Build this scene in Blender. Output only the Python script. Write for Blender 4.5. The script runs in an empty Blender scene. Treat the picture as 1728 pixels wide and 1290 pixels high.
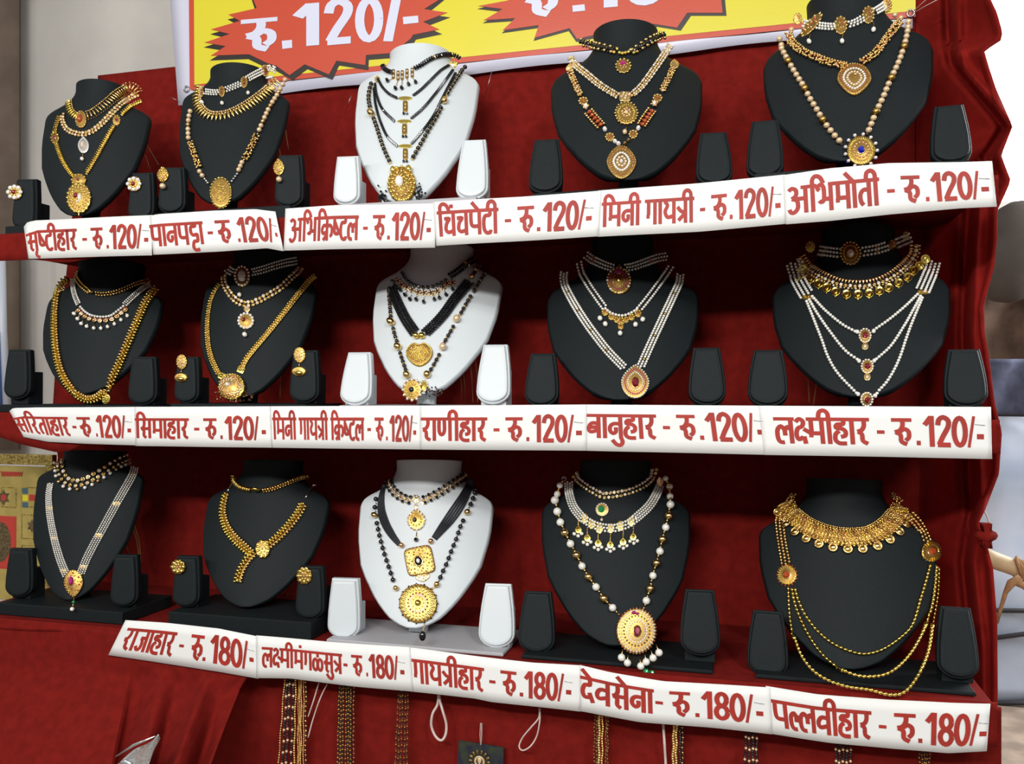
import bpy, math, random
import numpy as np
from mathutils import Vector, Matrix
from mathutils.bvhtree import BVHTree
random.seed(7); rng = np.random.default_rng(7)
SC = bpy.context.scene; COL = SC.collection
# ---------------------------------------------------------------- camera
F = 1450.0; YAW = math.radians(15.2); PIT = math.radians(0.63); CAMP = (0.0, -1.2, 1.45)
cd = bpy.data.cameras.new('camera'); cam = bpy.data.objects.new('camera', cd); COL.objects.link(cam)
cam.location = CAMP; cam.rotation_euler = (math.pi/2 + PIT, 0, YAW)
cd.sensor_width = 36; cd.lens = 36*F/1728; cd.clip_start = 0.02; SC.camera = cam
# ---------------------------------------------------------------- light
W = bpy.data.worlds.new('world'); SC.world = W; W.use_nodes = True
wn = W.node_tree.nodes; wl = W.node_tree.links
bg = wn['Background']; tc = wn.new('ShaderNodeTexCoord'); sx = wn.new('ShaderNodeSeparateXYZ'); cr = wn.new('ShaderNodeValToRGB')
mr = wn.new('ShaderNodeMapRange'); mr.inputs[1].default_value = -1; mr.inputs[2].default_value = 1
wl.new(tc.outputs['Generated'], sx.inputs[0]); wl.new(sx.outputs['Z'], mr.inputs[0]); wl.new(mr.outputs[0], cr.inputs[0]); wl.new(cr.outputs[0], bg.inputs[0])
cr.color_ramp.elements[0].position = 0.35; cr.color_ramp.elements[0].color = (0.25, 0.23, 0.22, 1)
cr.color_ramp.elements[1].position = 0.62; cr.color_ramp.elements[1].color = (1.0, 0.98, 0.98, 1)
bg.inputs[1].default_value = 0.36
def area(name, loc, target, sx_, sy_, e, col=(1, 1, 1)):
    l = bpy.data.lights.new(name, 'AREA'); l.shape = 'RECTANGLE'; l.size = sx_; l.size_y = sy_; l.energy = e; l.color = col
    o = bpy.data.objects.new(name, l); COL.objects.link(o); o.location = loc
    o.rotation_euler = (Vector(target)-Vector(loc)).to_track_quat('-Z', 'Y').to_euler()
area('tube_light', (-0.55, -2.3, 2.35), (-0.4, 0, 1.5), 1.2, 0.12, 44, (1, 0.98, 0.95))
area('shop_light', (1.4, -2.6, 3.0), (0, 0, 1.5), 0.5, 0.5, 30, (0.95, 0.98, 1.0))
area('daylight_opening', (2.6, 1.6, 2.6), (0.6, 0.1, 1.4), 1.6, 1.6, 150, (0.95, 0.97, 1.0))
area('far_wall_fill', (1.6, 3.2, 3.4), (2.2, 4.9, 1.6), 1.5, 1.5, 260, (1.0, 0.96, 0.95))  # added fill lamp that brightens the far wall in place of daylight
for bx_, bz_ in ((-1.5, 2.5), (-0.8, 2.75), (0.1, 2.6), (0.8, 2.45), (-2.0, 2.2)):
    area('sparkle_fill', (bx_, -1.9-.3*math.sin(bx_*7), bz_), (bx_*.5-.2, 0, 1.4), .07, .07, 4.5, (1, .97, .92))  # added small unseen lamps, put in for sparkle on gold and facets
SC.view_settings.view_transform = 'Standard'; SC.view_settings.look = 'None'; SC.view_settings.gamma = 1; SC.view_settings.exposure = -0.12
SC.view_settings.use_curve_mapping = False
# ---------------------------------------------------------------- picture -> place
CAM = Vector(CAMP); RM = cam.rotation_euler.to_matrix()
def ray(px, py): return (RM @ Vector(((px-864)/F, -(py-645)/F, -1))).normalized()
def pix(px, py, Y=0.0):
    d = ray(px, py); return CAM + d*((Y-CAM.y)/d.y)
def pixz(px, py, z):
    d = ray(px, py); return CAM + d*((z-CAM.z)/d.z)
def plane_hit(px, py, p0, n):
    d = ray(px, py); return CAM + d*((p0-CAM).dot(n)/d.dot(n))
def depth(p): return (p-CAM).dot(RM @ Vector((0, 0, -1)))
# ---------------------------------------------------------------- materials
MATS = {}
def mat(name, col, rough=0.5, metal=0.0, coat=0.0, var=0.0, scale=200, bump=0.0, sheen=0.0, spec=0.5, trans=0.0, emit=0, bscale=None, col2=None):
    m = bpy.data.materials.new(name); m.use_nodes = True; nt = m.node_tree; b = nt.nodes['Principled BSDF']
    def s(k, v):
        if k in b.inputs: b.inputs[k].default_value = v
    s('Base Color', (*col, 1)); s('Roughness', rough); s('Metallic', metal); s('Coat Weight', coat); s('Sheen Weight', sheen); s('Specular IOR Level', spec); s('Transmission Weight', trans)
    if var or bump or col2:
        t = nt.nodes.new('ShaderNodeTexCoord'); n = nt.nodes.new('ShaderNodeTexNoise'); n.inputs['Scale'].default_value = scale; n.inputs['Detail'].default_value = 3
        nt.links.new(t.outputs['Object'], n.inputs['Vector'])
        if var or col2:
            r = nt.nodes.new('ShaderNodeValToRGB'); c2 = col2 or tuple(min(1, c*(1+var)) for c in col); c1 = col if col2 else tuple(c*(1-var) for c in col)
            r.color_ramp.elements[0].position = 0.35; r.color_ramp.elements[1].position = 0.65
            r.color_ramp.elements[0].color = (*c1, 1); r.color_ramp.elements[1].color = (*c2, 1)
            nt.links.new(n.outputs['Fac'], r.inputs[0]); nt.links.new(r.outputs[0], b.inputs['Base Color'])
        if bump:
            n2 = nt.nodes.new('ShaderNodeTexNoise'); n2.inputs['Scale'].default_value = bscale or scale*3; nt.links.new(t.outputs['Object'], n2.inputs['Vector'])
            bp = nt.nodes.new('ShaderNodeBump'); bp.inputs['Strength'].default_value = bump; bp.inputs['Distance'].default_value = 0.001
            nt.links.new(n2.outputs['Fac'], bp.inputs['Height']); nt.links.new(bp.outputs[0], b.inputs['Normal'])
    MATS[name] = m; return m
mat('red_cloth', (0.170, 0.0095, 0.0068), 0.95, sheen=0.0, var=0.12, scale=60, bump=0.35, bscale=1500, spec=0.1)
def translucent(name, w):
    nt = MATS[name].node_tree; b = nt.nodes['Principled BSDF']; o = nt.nodes['Material Output']; t = nt.nodes.new('ShaderNodeBsdfTranslucent'); m = nt.nodes.new('ShaderNodeMixShader')
    t.inputs[0].default_value = (0.62, 0.075, 0.06, 1); m.inputs[0].default_value = w; nt.links.new(b.outputs[0], m.inputs[1]); nt.links.new(t.outputs[0], m.inputs[2]); nt.links.new(m.outputs[0], o.inputs['Surface'])
mat('red_curtain', (0.225, 0.012, 0.009), 0.95, var=0.12, scale=60, bump=0.35, bscale=1500, spec=0.1); translucent('red_curtain', .16)
mat('black_velvet', (0.0066, 0.0103, 0.0118), 0.62, var=0.1, scale=300, bump=0.3, bscale=1800, spec=0.22)
mat('white_leather', (0.63, 0.68, 0.70), 0.42, bump=0.08, scale=400, spec=0.4)
mat('grey_board', (0.42, 0.42, 0.44), 0.6)
mat('paper', (0.80, 0.81, 0.79), 0.55, spec=0.3)
mat('red_ink', (0.36, 0.024, 0.014), 0.6, var=0.12, scale=25)
mat('gold', (0.92, 0.62, 0.24), 0.24, 1.0, var=0.15, scale=500)
mat('yellow_gold', (1.0, 0.72, 0.17), 0.23, 1.0, var=0.12, scale=400)
mat('dark_gold', (0.50, 0.31, 0.085), 0.38, 1.0, var=0.25, scale=700)
mat('rose_gold', (0.85, 0.50, 0.28), 0.3, 1.0)
mat('silver', (0.85, 0.85, 0.82), 0.25, 1.0)
mat('pearl', (0.90, 0.88, 0.80), 0.2, 0.1, coat=0.6)
mat('champagne_pearl', (0.80, 0.58, 0.34), 0.25, 0.3, coat=0.5)
mat('black_bead', (0.006, 0.006, 0.007), 0.12, coat=0.6)
mat('white_stone', (0.93, 0.90, 0.86), 0.1, 0.2, coat=0.8)
mat('champagne_stone', (0.88, 0.70, 0.54), 0.12, 0.3, coat=0.7)
mat('ruby', (0.22, 0.006, 0.016), 0.1, 0.2, coat=1)
mat('magenta_stone', (0.42, 0.02, 0.16), 0.12, 0.1, coat=1)
mat('orange_stone', (0.42, 0.06, 0.012), 0.12, 0.1, coat=1)
mat('green_stone', (0.01, 0.26, 0.08), 0.12, 0.1, coat=1)
mat('blue_stone', (0.01, 0.02, 0.42), 0.12, 0.1, coat=1)
mat('brown_bead', (0.10, 0.03, 0.012), 0.3, coat=0.3)
mat('black_cord', (0.008, 0.009, 0.014), 0.6)
mat('gold_thread', (0.30, 0.15, 0.05), 0.5, 0.3)
mat('white_thread', (0.62, 0.50, 0.46), 0.7)
mat('banner_white', (0.62, 0.62, 0.74), 0.35, bump=0.1, scale=80)
mat('banner_yellow', (0.70, 0.62, 0.03), 0.32, bump=0.1, scale=80)
mat('banner_red', (0.55, 0.070, 0.032), 0.32, bump=0.1, scale=80)
mat('banner_black', (0.02, 0.012, 0.01), 0.4)
mat('banner_print', (0.66, 0.68, 0.82), 0.35)
mat('steel', (0.5, 0.5, 0.5), 0.3, 1.0)
# ---------------------------------------------------------------- mesh builder
def lathe_tpl(prof, n):          # prof: [(r, z)]
    v = []; f = []
    for r, z in prof:
        for i in range(n):
            a = 2*math.pi*i/n; v.append((r*math.cos(a), r*math.sin(a), z))
    for j in range(len(prof)-1):
        for i in range(n):
            k = (i+1) % n; f.append((j*n+i, j*n+k, (j+1)*n+k, (j+1)*n+i))
    f.append(tuple(range(n))[::-1]); f.append(tuple((len(prof)-1)*n+i for i in range(n)))
    return np.array(v, float), f
def sph_tpl(n, m):
    v = [(0, 0, -1)]; f = []
    for j in range(1, m):
        t = math.pi*j/m
        for i in range(n):
            a = 2*math.pi*i/n; v.append((math.sin(t)*math.cos(a), math.sin(t)*math.sin(a), -math.cos(t)))
    v.append((0, 0, 1)); L = len(v)-1
    for i in range(n):
        k = (i+1) % n; f.append((0, 1+k, 1+i)); f.append((L, 1+(m-2)*n+i, 1+(m-2)*n+k))
        for j in range(m-2): f.append((1+j*n+i, 1+j*n+k, 1+(j+1)*n+k, 1+(j+1)*n+i))
    return np.array(v, float), f
def tor_tpl(n, m, r):
    v = []; f = []
    for i in range(n):
        a = 2*math.pi*i/n
        for j in range(m):
            b = 2*math.pi*j/m; q = 1-r+r*math.cos(b); v.append((q*math.cos(a), q*math.sin(a), r*math.sin(b)*2))
    for i in range(n):
        for j in range(m): f.append((i*m+j, ((i+1) % n)*m+j, ((i+1) % n)*m+(j+1) % m, i*m+(j+1) % m))
    return np.array(v, float), f
def box_tpl():
    c = .75; v = []
    for z, q in ((-1, 1), (.4, 1), (1, c)):
        v += [(-q, -q, z), (q, -q, z), (q, q, z), (-q, q, z)]
    f = [(3, 2, 1, 0), (8, 9, 10, 11)]
    for j in range(2):
        for i in range(4): k = (i+1) % 4; f.append((j*4+i, j*4+k, (j+1)*4+k, (j+1)*4+i))
    return np.array(v, float), f
TPL = {'sph': sph_tpl(7, 4), 'ball': sph_tpl(12, 8), 'fac': sph_tpl(6, 4), 'ring': tor_tpl(12, 5, .22), 'bar': box_tpl(),
       'dome': lathe_tpl([(1, -.6), (1, 0), (.86, .5), (.5, .86), (.16, 1)], 10), 'gem': lathe_tpl([(1, -.6), (1, .1), (.62, .75), (.55, .8)], 8),
       'coin': lathe_tpl([(1, -1), (1, .6), (.9, 1), (.82, .5), (.05, .55)], 14), 'petal': sph_tpl(6, 4),
       'tear': lathe_tpl([(.05, -1.1), (.5, -.5), (.95, .1), (1, .5), (.7, .9), (.2, 1.05)], 8)}
TPL['tear'] = (TPL['tear'][0][:, [0, 2, 1]], TPL['tear'][1])   # long axis along y
FLAT = {'fac', 'gem', 'bar'}
class MB:
    def __init__(s): s.v = []; s.f = []; s.m = []; s.sm = []; s.n = 0; s.mats = []
    def mi(s, m):
        if m not in s.mats: s.mats.append(m)
        return s.mats.index(m)
    def raw(s, v, f, m, smooth=True):
        v = np.asarray(v, float); k = s.mi(m); s.v.append(v); s.f += [tuple(i+s.n for i in q) for q in f]; s.m += [k]*len(f); s.sm += [smooth]*len(f); s.n += len(v)
    def put(s, t, M, sc, m):     # M = 4x4 numpy (columns = axes, origin), sc = half sizes
        v, f = TPL[t]; v = v*np.array(sc)
        s.raw(v @ M[:3, :3].T + M[:3, 3], f, m, t not in FLAT)
    def tube(s, pts, r, m, n=5, closed=False):
        P = [Vector(p) for p in pts]; v = []; f = []
        up = None
        for i, p in enumerate(P):
            a = P[(i-1) % len(P)] if (i or closed) else p; b = P[(i+1) % len(P)] if (i < len(P)-1 or closed) else p
            t = (b-a).normalized()
            if up is None: up = t.orthogonal()
            up = (up - t*up.dot(t)); up = up.normalized() if up.length > 1e-6 else t.orthogonal().normalized(); w = t.cross(up)
            rr = r[i] if isinstance(r, (list, tuple)) else r
            for j in range(n):
                g = 2*math.pi*j/n; v.append(p+up*(rr*math.cos(g))+w*(rr*math.sin(g)))
        L = len(P)
        for i in range(L if closed else L-1):
            for j in range(n): f.append((i*n+j, i*n+(j+1) % n, ((i+1) % L)*n+(j+1) % n, ((i+1) % L)*n+j))
        if not closed: f += [tuple(range(n))[::-1], tuple((L-1)*n+j for j in range(n))]
        s.raw([tuple(q) for q in v], f, m)
    def build(s, name, parent=None, stuff=False):
        if not s.n: return None
        me = bpy.data.meshes.new(name); me.from_pydata(np.concatenate(s.v).tolist(), [], s.f)
        for m in s.mats: me.materials.append(MATS[m])
        me.polygons.foreach_set('material_index', s.m); me.polygons.foreach_set('use_smooth', s.sm); me.update()
        o = bpy.data.objects.new(name, me); COL.objects.link(o)
        if parent is not None: o.parent = parent; o.matrix_parent_inverse = Matrix.Translation(-parent.location)
        if stuff: o['kind'] = 'stuff'
        return o
def tag(o, label, cat, group=None):
    o['label'] = label; o['category'] = cat
    if group: o['group'] = group
    return o
def thing(name, label, cat, loc, group=None):
    o = bpy.data.objects.new(name, None); o.empty_display_size = .02; COL.objects.link(o); o.location = loc; return tag(o, label, cat, group)
def struct(o): o['kind'] = 'structure'; return o
def solid_grid(P, th, name, m, parent=None, dirn=Vector((0, 1, 0)), mb=None):      # P[i][j] points; th thickness along dirn
    A = len(P); B = len(P[0]); v = [p for r in P for p in r]; n = len(v); v = v+[p+dirn*th for p in v]; f = []
    for i in range(A-1):
        for j in range(B-1):
            q = (i*B+j, (i+1)*B+j, (i+1)*B+j+1, i*B+j+1); f.append(q); f.append(tuple(x+n for x in q[::-1]))
    E = [(i, 0) for i in range(A)]+[(A-1, j) for j in range(1, B)]+[(i, B-1) for i in range(A-2, -1, -1)]+[(0, j) for j in range(B-2, 0, -1)]
    for k in range(len(E)):
        a = E[k][0]*B+E[k][1]; b = E[(k+1) % len(E)][0]*B+E[(k+1) % len(E)][1]; f.append((b, a, a+n, b+n))
    w = mb or MB(); w.raw([tuple(p) for p in v], f, m)
    return None if mb else w.build(name, parent)
def box(mb, x0, x1, y0, y1, z0, z1, m, bev=0.0):
    b = bev
    xs = [(x0+b, x1-b, y0+b, y1-b, z0), (x0, x1, y0, y1, z0+b), (x0, x1, y0, y1, z1-b), (x0+b, x1-b, y0+b, y1-b, z1)] if b else [(x0, x1, y0, y1, z0), (x0, x1, y0, y1, z1)]
    v = []; f = []
    for a, c, d, e, z in xs: v += [(a, d, z), (c, d, z), (c, e, z), (a, e, z)]
    f = [(3, 2, 1, 0), tuple(4*(len(xs)-1)+i for i in range(4))]
    for j in range(len(xs)-1):
        for i in range(4): k = (i+1) % 4; f.append((4*j+i, 4*j+k, 4*j+4+k, 4*j+4+i))
    mb.raw(v, f, m, False)
def interp(poly, x):
    return float(np.interp(x, [p[0] for p in poly], [p[1] for p in poly]))
def catmull(pts, step=2.0):
    P = [np.array(p, float) for p in pts]
    if len(P) == 2: P = [P[0], (P[0]+P[1])/2, P[1]]
    P = [2*P[0]-P[1]]+P+[2*P[-1]-P[-2]]; out = []
    for i in range(1, len(P)-2):
        n = max(2, int(np.linalg.norm(P[i+1]-P[i])/step))
        for k in range(n):
            t = k/n; out.append(.5*((2*P[i])+(-P[i-1]+P[i+1])*t+(2*P[i-1]-5*P[i]+4*P[i+1]-P[i+2])*t*t+(-P[i-1]+3*P[i]-3*P[i+1]+P[i+2])*t**3))
    out.append(P[-2]); return out
# ---------------------------------------------------------------- setting
Z1, Z2, Z3 = 1.722, 1.413, 1.058      # shelf tops
YB = 0.30                             # back cloth
# back cloth, left edge irregular
le = [(100, 165), (125, 165), (135, 150), (240, 135), (355, 120), (440, 112), (560, 96), (690, 88), (760, 98), (900, 70), (1060, 60), (1130, 60)]
P = []
for i, y in enumerate(np.linspace(96, 1130, 60)):
    x0 = interp(le, y); row = []
    for j in range(61):
        x = x0+(1600-x0)*j/60; ytop = np.interp(x, [160, 300, 900, 1600], [128, 112, 70, 20])
        yy = ytop + (1130-ytop)*(i/59)
        row.append(pix(x, yy, YB+.003*math.sin(x*.021+y*.004)+.002*math.sin(x*.05)))
    P.append(row)
struct(solid_grid(P, .004, 'wall_back', 'red_cloth'))
# right side curtain, folded, reaching up over the frame
oe = [(-60, 1662), (0, 1672), (20, 1682), (55, 1692), (72, 1688), (82, 1660), (110, 1668), (150, 1681), (213, 1709), (262, 1690), (285, 1698), (305, 1706), (330, 1695), (355, 1683), (400, 1683), (450, 1678), (515, 1661), (560, 1662), (600, 1669), (680, 1679), (730, 1691), (800, 1686), (860, 1663), (885, 1651), (905, 1662), (960, 1676), (1050, 1683), (1190, 1684), (1300, 1672), (1400, 1668)]
crease = [(-60, 1598), (60, 1600), (110, 1606), (160, 1650), (215, 1695), (300, 1640), (420, 1630), (560, 1625), (700, 1632), (860, 1640), (950, 1625), (1100, 1640), (1400, 1640)]
P = []
for i, y in enumerate(np.linspace(-60, 1400, 150)):
    row = []; xo = interp(oe, y); xc = interp(crease, y)
    for j in range(60):
        s = j/59; x = 1545+(xo-1545)*s
        Y = .302-.16*s**1.3
        d = (x-xc)/9.0; Y += .034*math.exp(-d*d) - .024*math.exp(-((x-xc-17)/10.0)**2)
        Y += .006*math.sin(y*.012+s*5)*s + .004*math.sin(y*.045+s*9)*s*s
        if s > .9: Y -= .010*math.sin((s-.9)*31)
        row.append(pix(x, y, Y))
    P.append(row)
struct(tag(solid_grid(P, .005, 'wall_right', 'red_curtain'), 'red cloth side wall of the stall hanging in folds', 'cloth'))
# shelves
def shelf(z, xl, xr, bottom, label, zt=.012):
    X0 = pix(xl, 700, 0).x; X1 = pix(xr, 700, 0).x
    t = thing('display_shelf', label, 'shelf', ((X0+X1)/2, .12, z-zt), 'red cloth covered display shelves')
    mb = MB(); box(mb, X0, X1, .006, YB-.006, z-zt, z, 'red_cloth', .002); mb.build('board', t)
    P = []
    for x in np.linspace(xl, xr, 90):
        yb = interp(bottom, x); a = pix(x, 0, 0); top = Vector((a.x, 0, z+.001)); b = pix(x, yb, 0)
        P.append([Vector((a.x, .003-.002*math.sin(x*.03)*k-.002*k, top.z+(b.z-top.z)*k)) for k in (0, .15, .4, .7, 1)])
    solid_grid(P, .003, 'front_flap', 'red_cloth', t, Vector((0, 1, 0)))
    return t
shelf(Z1, -80, 1684, [(-80, 446), (0, 440), (60, 438), (110, 444), (180, 430), (500, 414), (1000, 394), (1684, 344)], 'top display shelf covered in red cloth')
shelf(Z2, -80, 1684, [(-80, 725), (0, 737), (40, 750), (100, 764), (128, 760), (150, 742), (700, 745), (1300, 758), (1684, 766)], 'middle display shelf covered in red cloth')
shelf(Z3, -80, 1676, [(-80, 1060), (180, 1070), (430, 1120), (700, 1158), (1000, 1190), (1300, 1225), (1676, 1262)], 'bottom display shelf covered in red cloth')
# lower front, recessed red panel under bottom shelf
P = []
for i in range(24):
    row = []
    for j in range(80):
        x = 300+(1690-300)*j/79; y0 = np.interp(x, [300, 1690], [1082, 1195]); y = y0+(1340-y0)*i/23
        row.append(pix(x, y, .055+.003*math.sin(x*.02+y*.01)+.002*math.sin(x*.06)))
    P.append(row)
struct(solid_grid(P, .004, 'trim_1', 'red_cloth'))
# red cloth draped forward at lower left
P = []
for i in range(40):
    t = i/39; row = []
    xr = np.interp(t, [0, .25, 1], [436, 405, 340])
    for j in range(130):
        s = j/129; x = -70+(xr+70)*s
        y0 = np.interp(x, [-70, 150, 300, 436], [1050, 1060, 1085, 1112]); y = y0+(1330-y0)*t
        Y = .0015-.17*max(0, t-.27)**1.05
        fold = max(0, (s-.62)/.38); Y += (.034*math.sin(fold*15+.6)*max(0, t-.2)**.7)*(fold > 0) + .008*math.sin(s*9+t*4)*max(0, t-.25)
        
        for fx, am in ((372-95*t, .022), (330-60*t, .010), (398-50*t, .016)): Y -= am*max(0, t-.2)**.5*math.exp(-((x-fx)/9.0)**2)
        row.append(pix(x, y, Y))
    P.append(row)
tag(solid_grid(P, .004, 'red_drape', 'red_cloth'), 'red cloth draped forward over the lower counter with folds at its right', 'cloth')
# surroundings
mat('tent_cloth', (0.60, 0.575, 0.53), 0.9, var=.06, scale=6, bump=.3, bscale=300)
mat('brown_cloth', (0.13, 0.095, 0.07), 0.9, var=.15, scale=12)
mat('far_white', (0.85, 0.82, 0.82), 0.8)
mat('ground', (0.22, 0.17, 0.13), 0.9, var=.25, scale=9)
mat('tarpaulin', (0.30, 0.36, 0.46), 0.6, col2=(0.48, 0.52, 0.60), scale=2.5, bump=.2)
mat('sack', (0.10, 0.082, 0.07), 0.9, var=.15, scale=10, bump=.2)
mat('blanket', (0.14, 0.085, 0.055), 0.9, var=.35, scale=14)
mat('denim', (0.10, 0.11, 0.17), 0.9, var=.2, scale=30)
mat('bamboo', (0.62, 0.46, 0.26), 0.55, var=.15, scale=20)
mat('rope', (0.36, 0.20, 0.09), 0.9, var=.2, scale=120)
mat('pole_white', (0.55, 0.60, 0.68), 0.4); mat('pole_blue', (0.05, 0.14, 0.45), 0.4); mat('dark_metal', (0.03, 0.03, 0.035), 0.5)
mb = MB(); box(mb, -6, 6, -5, 6, -.05, 0, 'ground'); struct(mb.build('floor'))
P = [[pix(x, y, .75+.012*math.sin(x*.03)+.01*math.sin(x*.011+1)) for x in np.linspace(-250, 1300, 90)] for y in np.linspace(-250, 1250, 10)]
struct(solid_grid(P, .01, 'wall_left', 'tent_cloth'))
P = [[pix(x, y, .70-.01*math.cos((x+30)*.05)) for x in np.linspace(-250, 30, 20)] for y in np.linspace(-250, 760, 8)]
tag(solid_grid(P, .01, 'hanging_cloth', 'brown_cloth'), 'dull brown cloth strip hanging at the far left beside the pale tent wall', 'cloth')
mb = MB(); mb.tube([pix(1, 400, .6), pix(4, 560, .6), pix(11, 700, .6)], .011, 'pole_white', 10); mb.tube([pix(-9, 560, .58), pix(-4, 700, .58)], .011, 'pole_blue', 8)
tag(mb.build('tent_pole'), 'white and blue pole at the far left edge above the middle shelf', 'pole')
fp = pixz(1700, 1188, 0)
mb = MB(); box(mb, fp.x-2.5, fp.x+4, 4.9, 5.0, 0, 5, 'far_white'); struct(mb.build('wall_far'))
Yt = fp.y
def slab(name, pts, Y, th, m, label, cat):
    a = [pix(x, y, Y) for x, y in pts]; mb = MB(); n = len(a)
    v = [tuple(p) for p in a]+[(p.x, p.y+th, p.z) for p in a]; f = [tuple(range(n))[::-1], tuple(n+i for i in range(n))]+[((i+1) % n, i, i+n, (i+1) % n+n) for i in range(n)]
    mb.raw(v, f, m, False); return tag(mb.build(name), label, cat)
t = thing('tarpaulin', 'pale blue-grey tarpaulin sheet behind the stall at right', 'tarpaulin', pix(1760, 1180, Yt))
P = [[pix(x, y, Yt+.02*math.sin(x*.04)+.01*math.sin(y*.03)) for x in np.linspace(1600, 1960, 24)] for y in np.linspace(640, 1186, 24)]
solid_grid(P, .01, 'sheet', 'tarpaulin', t)
for (a, b) in (((1640, 1030), (1960, 1034)), ((1640, 1082), (1960, 1040)), ((1640, 1186), (1960, 1190)), ((1640, 698), (1960, 704))):
    mb = MB(); mb.tube([pix(*a, Yt-.03), pix(*b, Yt-.03)], .012, 'dark_metal', 6); mb.build('rod', t)
P = [[pix(x, y, 2.0+.03*math.sin(x*.05+y*.02)) for x in np.linspace(1640, 1900, 16)] for y in np.linspace(474, 618, 14)]
tag(solid_grid(P, .02, 'blanket', 'blanket'), 'brown patterned blanket hanging behind the stall at right', 'blanket')
P = [[pix(x, y, 1.86+.02*math.sin(x*.07+y*.03)) for x in np.linspace(1640, 1900, 16)] for y in np.linspace(606, 700, 14)]
tag(solid_grid(P, .02, 'denim_cloth', 'denim'), 'dark blue cloth hanging below the brown blanket at right', 'cloth')
mb = MB(); c = pix(1712, 425, 1.9); v, f = sph_tpl(18, 12); v = v*np.array([.14, .1, .165]); v[:, 0] += .03*np.sin(v[:, 2]*14); mb.raw(v+np.array(c), f, 'sack')
tag(mb.build('cloth_bundle'), 'grey-brown stuffed bundle above the blanket at right', 'bundle')
t = thing('far_stall_roof', 'orange and white slatted far stall roof seen beyond the red cloth', 'roof', pix(1720, 380, 2.3))
mat('roof_orange', (0.75, 0.40, 0.14), .6); mat('roof_white', (.8, .75, .7), .6)
for k, (y, m) in enumerate(((345, 'roof_white'), (362, 'brown_cloth'), (380, 'roof_white'), (398, 'roof_orange'), (412, 'roof_orange'))):
    mb = MB(); a = pix(1640, y+8, 2.3); b = pix(1860, y-10, 2.3); h = .016 if m != 'brown_cloth' else .006
    mb.raw([(a.x, a.y, a.z-h), (b.x, b.y, b.z-h), (b.x, b.y, b.z+h), (a.x, a.y, a.z+h), (a.x, a.y+.04, a.z-h), (b.x, b.y+.04, b.z-h), (b.x, b.y+.04, b.z+h), (a.x, a.y+.04, a.z+h)],
           [(0, 1, 2, 3), (7, 6, 5, 4), (0, 4, 5, 1), (1, 5, 6, 2), (2, 6, 7, 3), (3, 7, 4, 0)], m, False); mb.build('slat', t)
t = thing('bamboo_pole', 'cut bamboo pole end sticking out beside the red side cloth', 'pole', pix(1700, 960, .45))
mb = MB(); mb.tube([pix(1640, 928, .35), pix(1672, 944, .36), pix(1700, 954, .37), pix(1740, 968, .38), pix(1800, 985, .4)], [.014, .0145, .0138, .0148, .015], 'bamboo', 12); mb.build('pole', t)
mb = MB()
for k in range(7):
    c = pix(1716+k*3.0, 958+k*2.2, .37); c2 = c
    mb.tube([c+Vector((.003*math.sin(a*2+k), .017*math.cos(a), .017*math.sin(a))) for a in np.linspace(0, 6.28, 15)[:-1]], .0026, 'rope', 5, True)
mb.tube([pix(1722, 975, .34), pix(1706, 985, .34), pix(1697, 1000, .34), pix(1688, 1030, .34), pix(1682, 1052, .34)], [.006, .007, .004, .003, .003], 'rope', 6)
mb.tube([pix(1712, 982, .34), pix(1730, 990, .34), pix(1742, 1002, .34)], .006, 'rope', 6); mb.build('rope_lashing', t)
mb = MB(); mb.tube(list(map(lambda q: pix(q[0], q[1], .2), catmull([(1652, 852), (1664, 868), (1669, 886), (1664, 900)], 4))), .0012, 'white_thread', 5)
tag(mb.build('string'), 'thin white string at the edge of the red side cloth', 'string')
# small red knot of cloth
mb = MB(); c = pix(1664, 904, .12); v, f = sph_tpl(12, 8); v = v*np.array([.012, .012, .014]); v += .004*np.sin(v*600); mb.raw(v+np.array(c), f, 'red_cloth')
tag(mb.build('cloth_knot'), 'small red cloth knot at the edge of the side curtain', 'knot')
# framed yantra picture standing on the bottom shelf, far left
def pq(x0, x1, y0, y1, Y, th, m, name, parent):
    a = pix(x0, y0, Y); b = pix(x1, y1, Y); mb = MB(); box(mb, a.x, b.x, Y, Y+th, b.z, a.z, m, min(th*.3, .001)); return mb.build(name, parent)
mat('gold_print', (0.55, 0.43, 0.13), 0.35, 0.4, var=.1, scale=40); mat('print_red', (0.45, 0.045, 0.03), .5); mat('print_blue', (0.05, 0.12, 0.16), .5); mat('print_dark', (.10, .07, .03), .5, var=.4, scale=200); mat('frame_gold', (.75, .52, .16), .3, .9, var=.5, scale=180, bump=.8)
t = thing('framed_picture', 'gold framed religious chart with coloured squares standing behind the bottom left bust', 'picture', pix(20, 1015, .245))
pq(-90, 76, 784, 1018, .245, .006, 'gold_print', 'chart', t)
pq(-100, 88, 764, 786, .238, .012, 'frame_gold', 'frame', t); pq(76, 88, 786, 1020, .238, .012, 'frame_gold', 'frame', t)
for a in ((2, 28, 822, 858), (36, 72, 822, 858), (36, 72, 868, 912), (-60, 27, 868, 962), (36, 72, 920, 1005)):
    pq(*a, .2446, .0008, 'print_red' if a[0] < -50 else 'frame_gold', 'chart_panel', t)
    pq(a[0]+2, a[1]-2, a[2]+2, a[3]-2, .2442, .0006, 'print_red' if a[0] < -50 else 'gold_print', 'chart_panel', t)
for a, m in (((38, 47, 824, 834), 'print_blue'), ((38, 47, 836, 846), 'banner_yellow'), ((49, 64, 835, 846), 'print_red'), ((38, 47, 848, 857), 'print_blue')):
    pq(*a, .2438, .0006, m, 'chart_square', t)
def flat_poly(mb, pts, Y, m): mb.raw([tuple(pix(x, y, Y)) for x, y in pts], [tuple(range(len(pts)))], m, False)
mb = MB()
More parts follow.
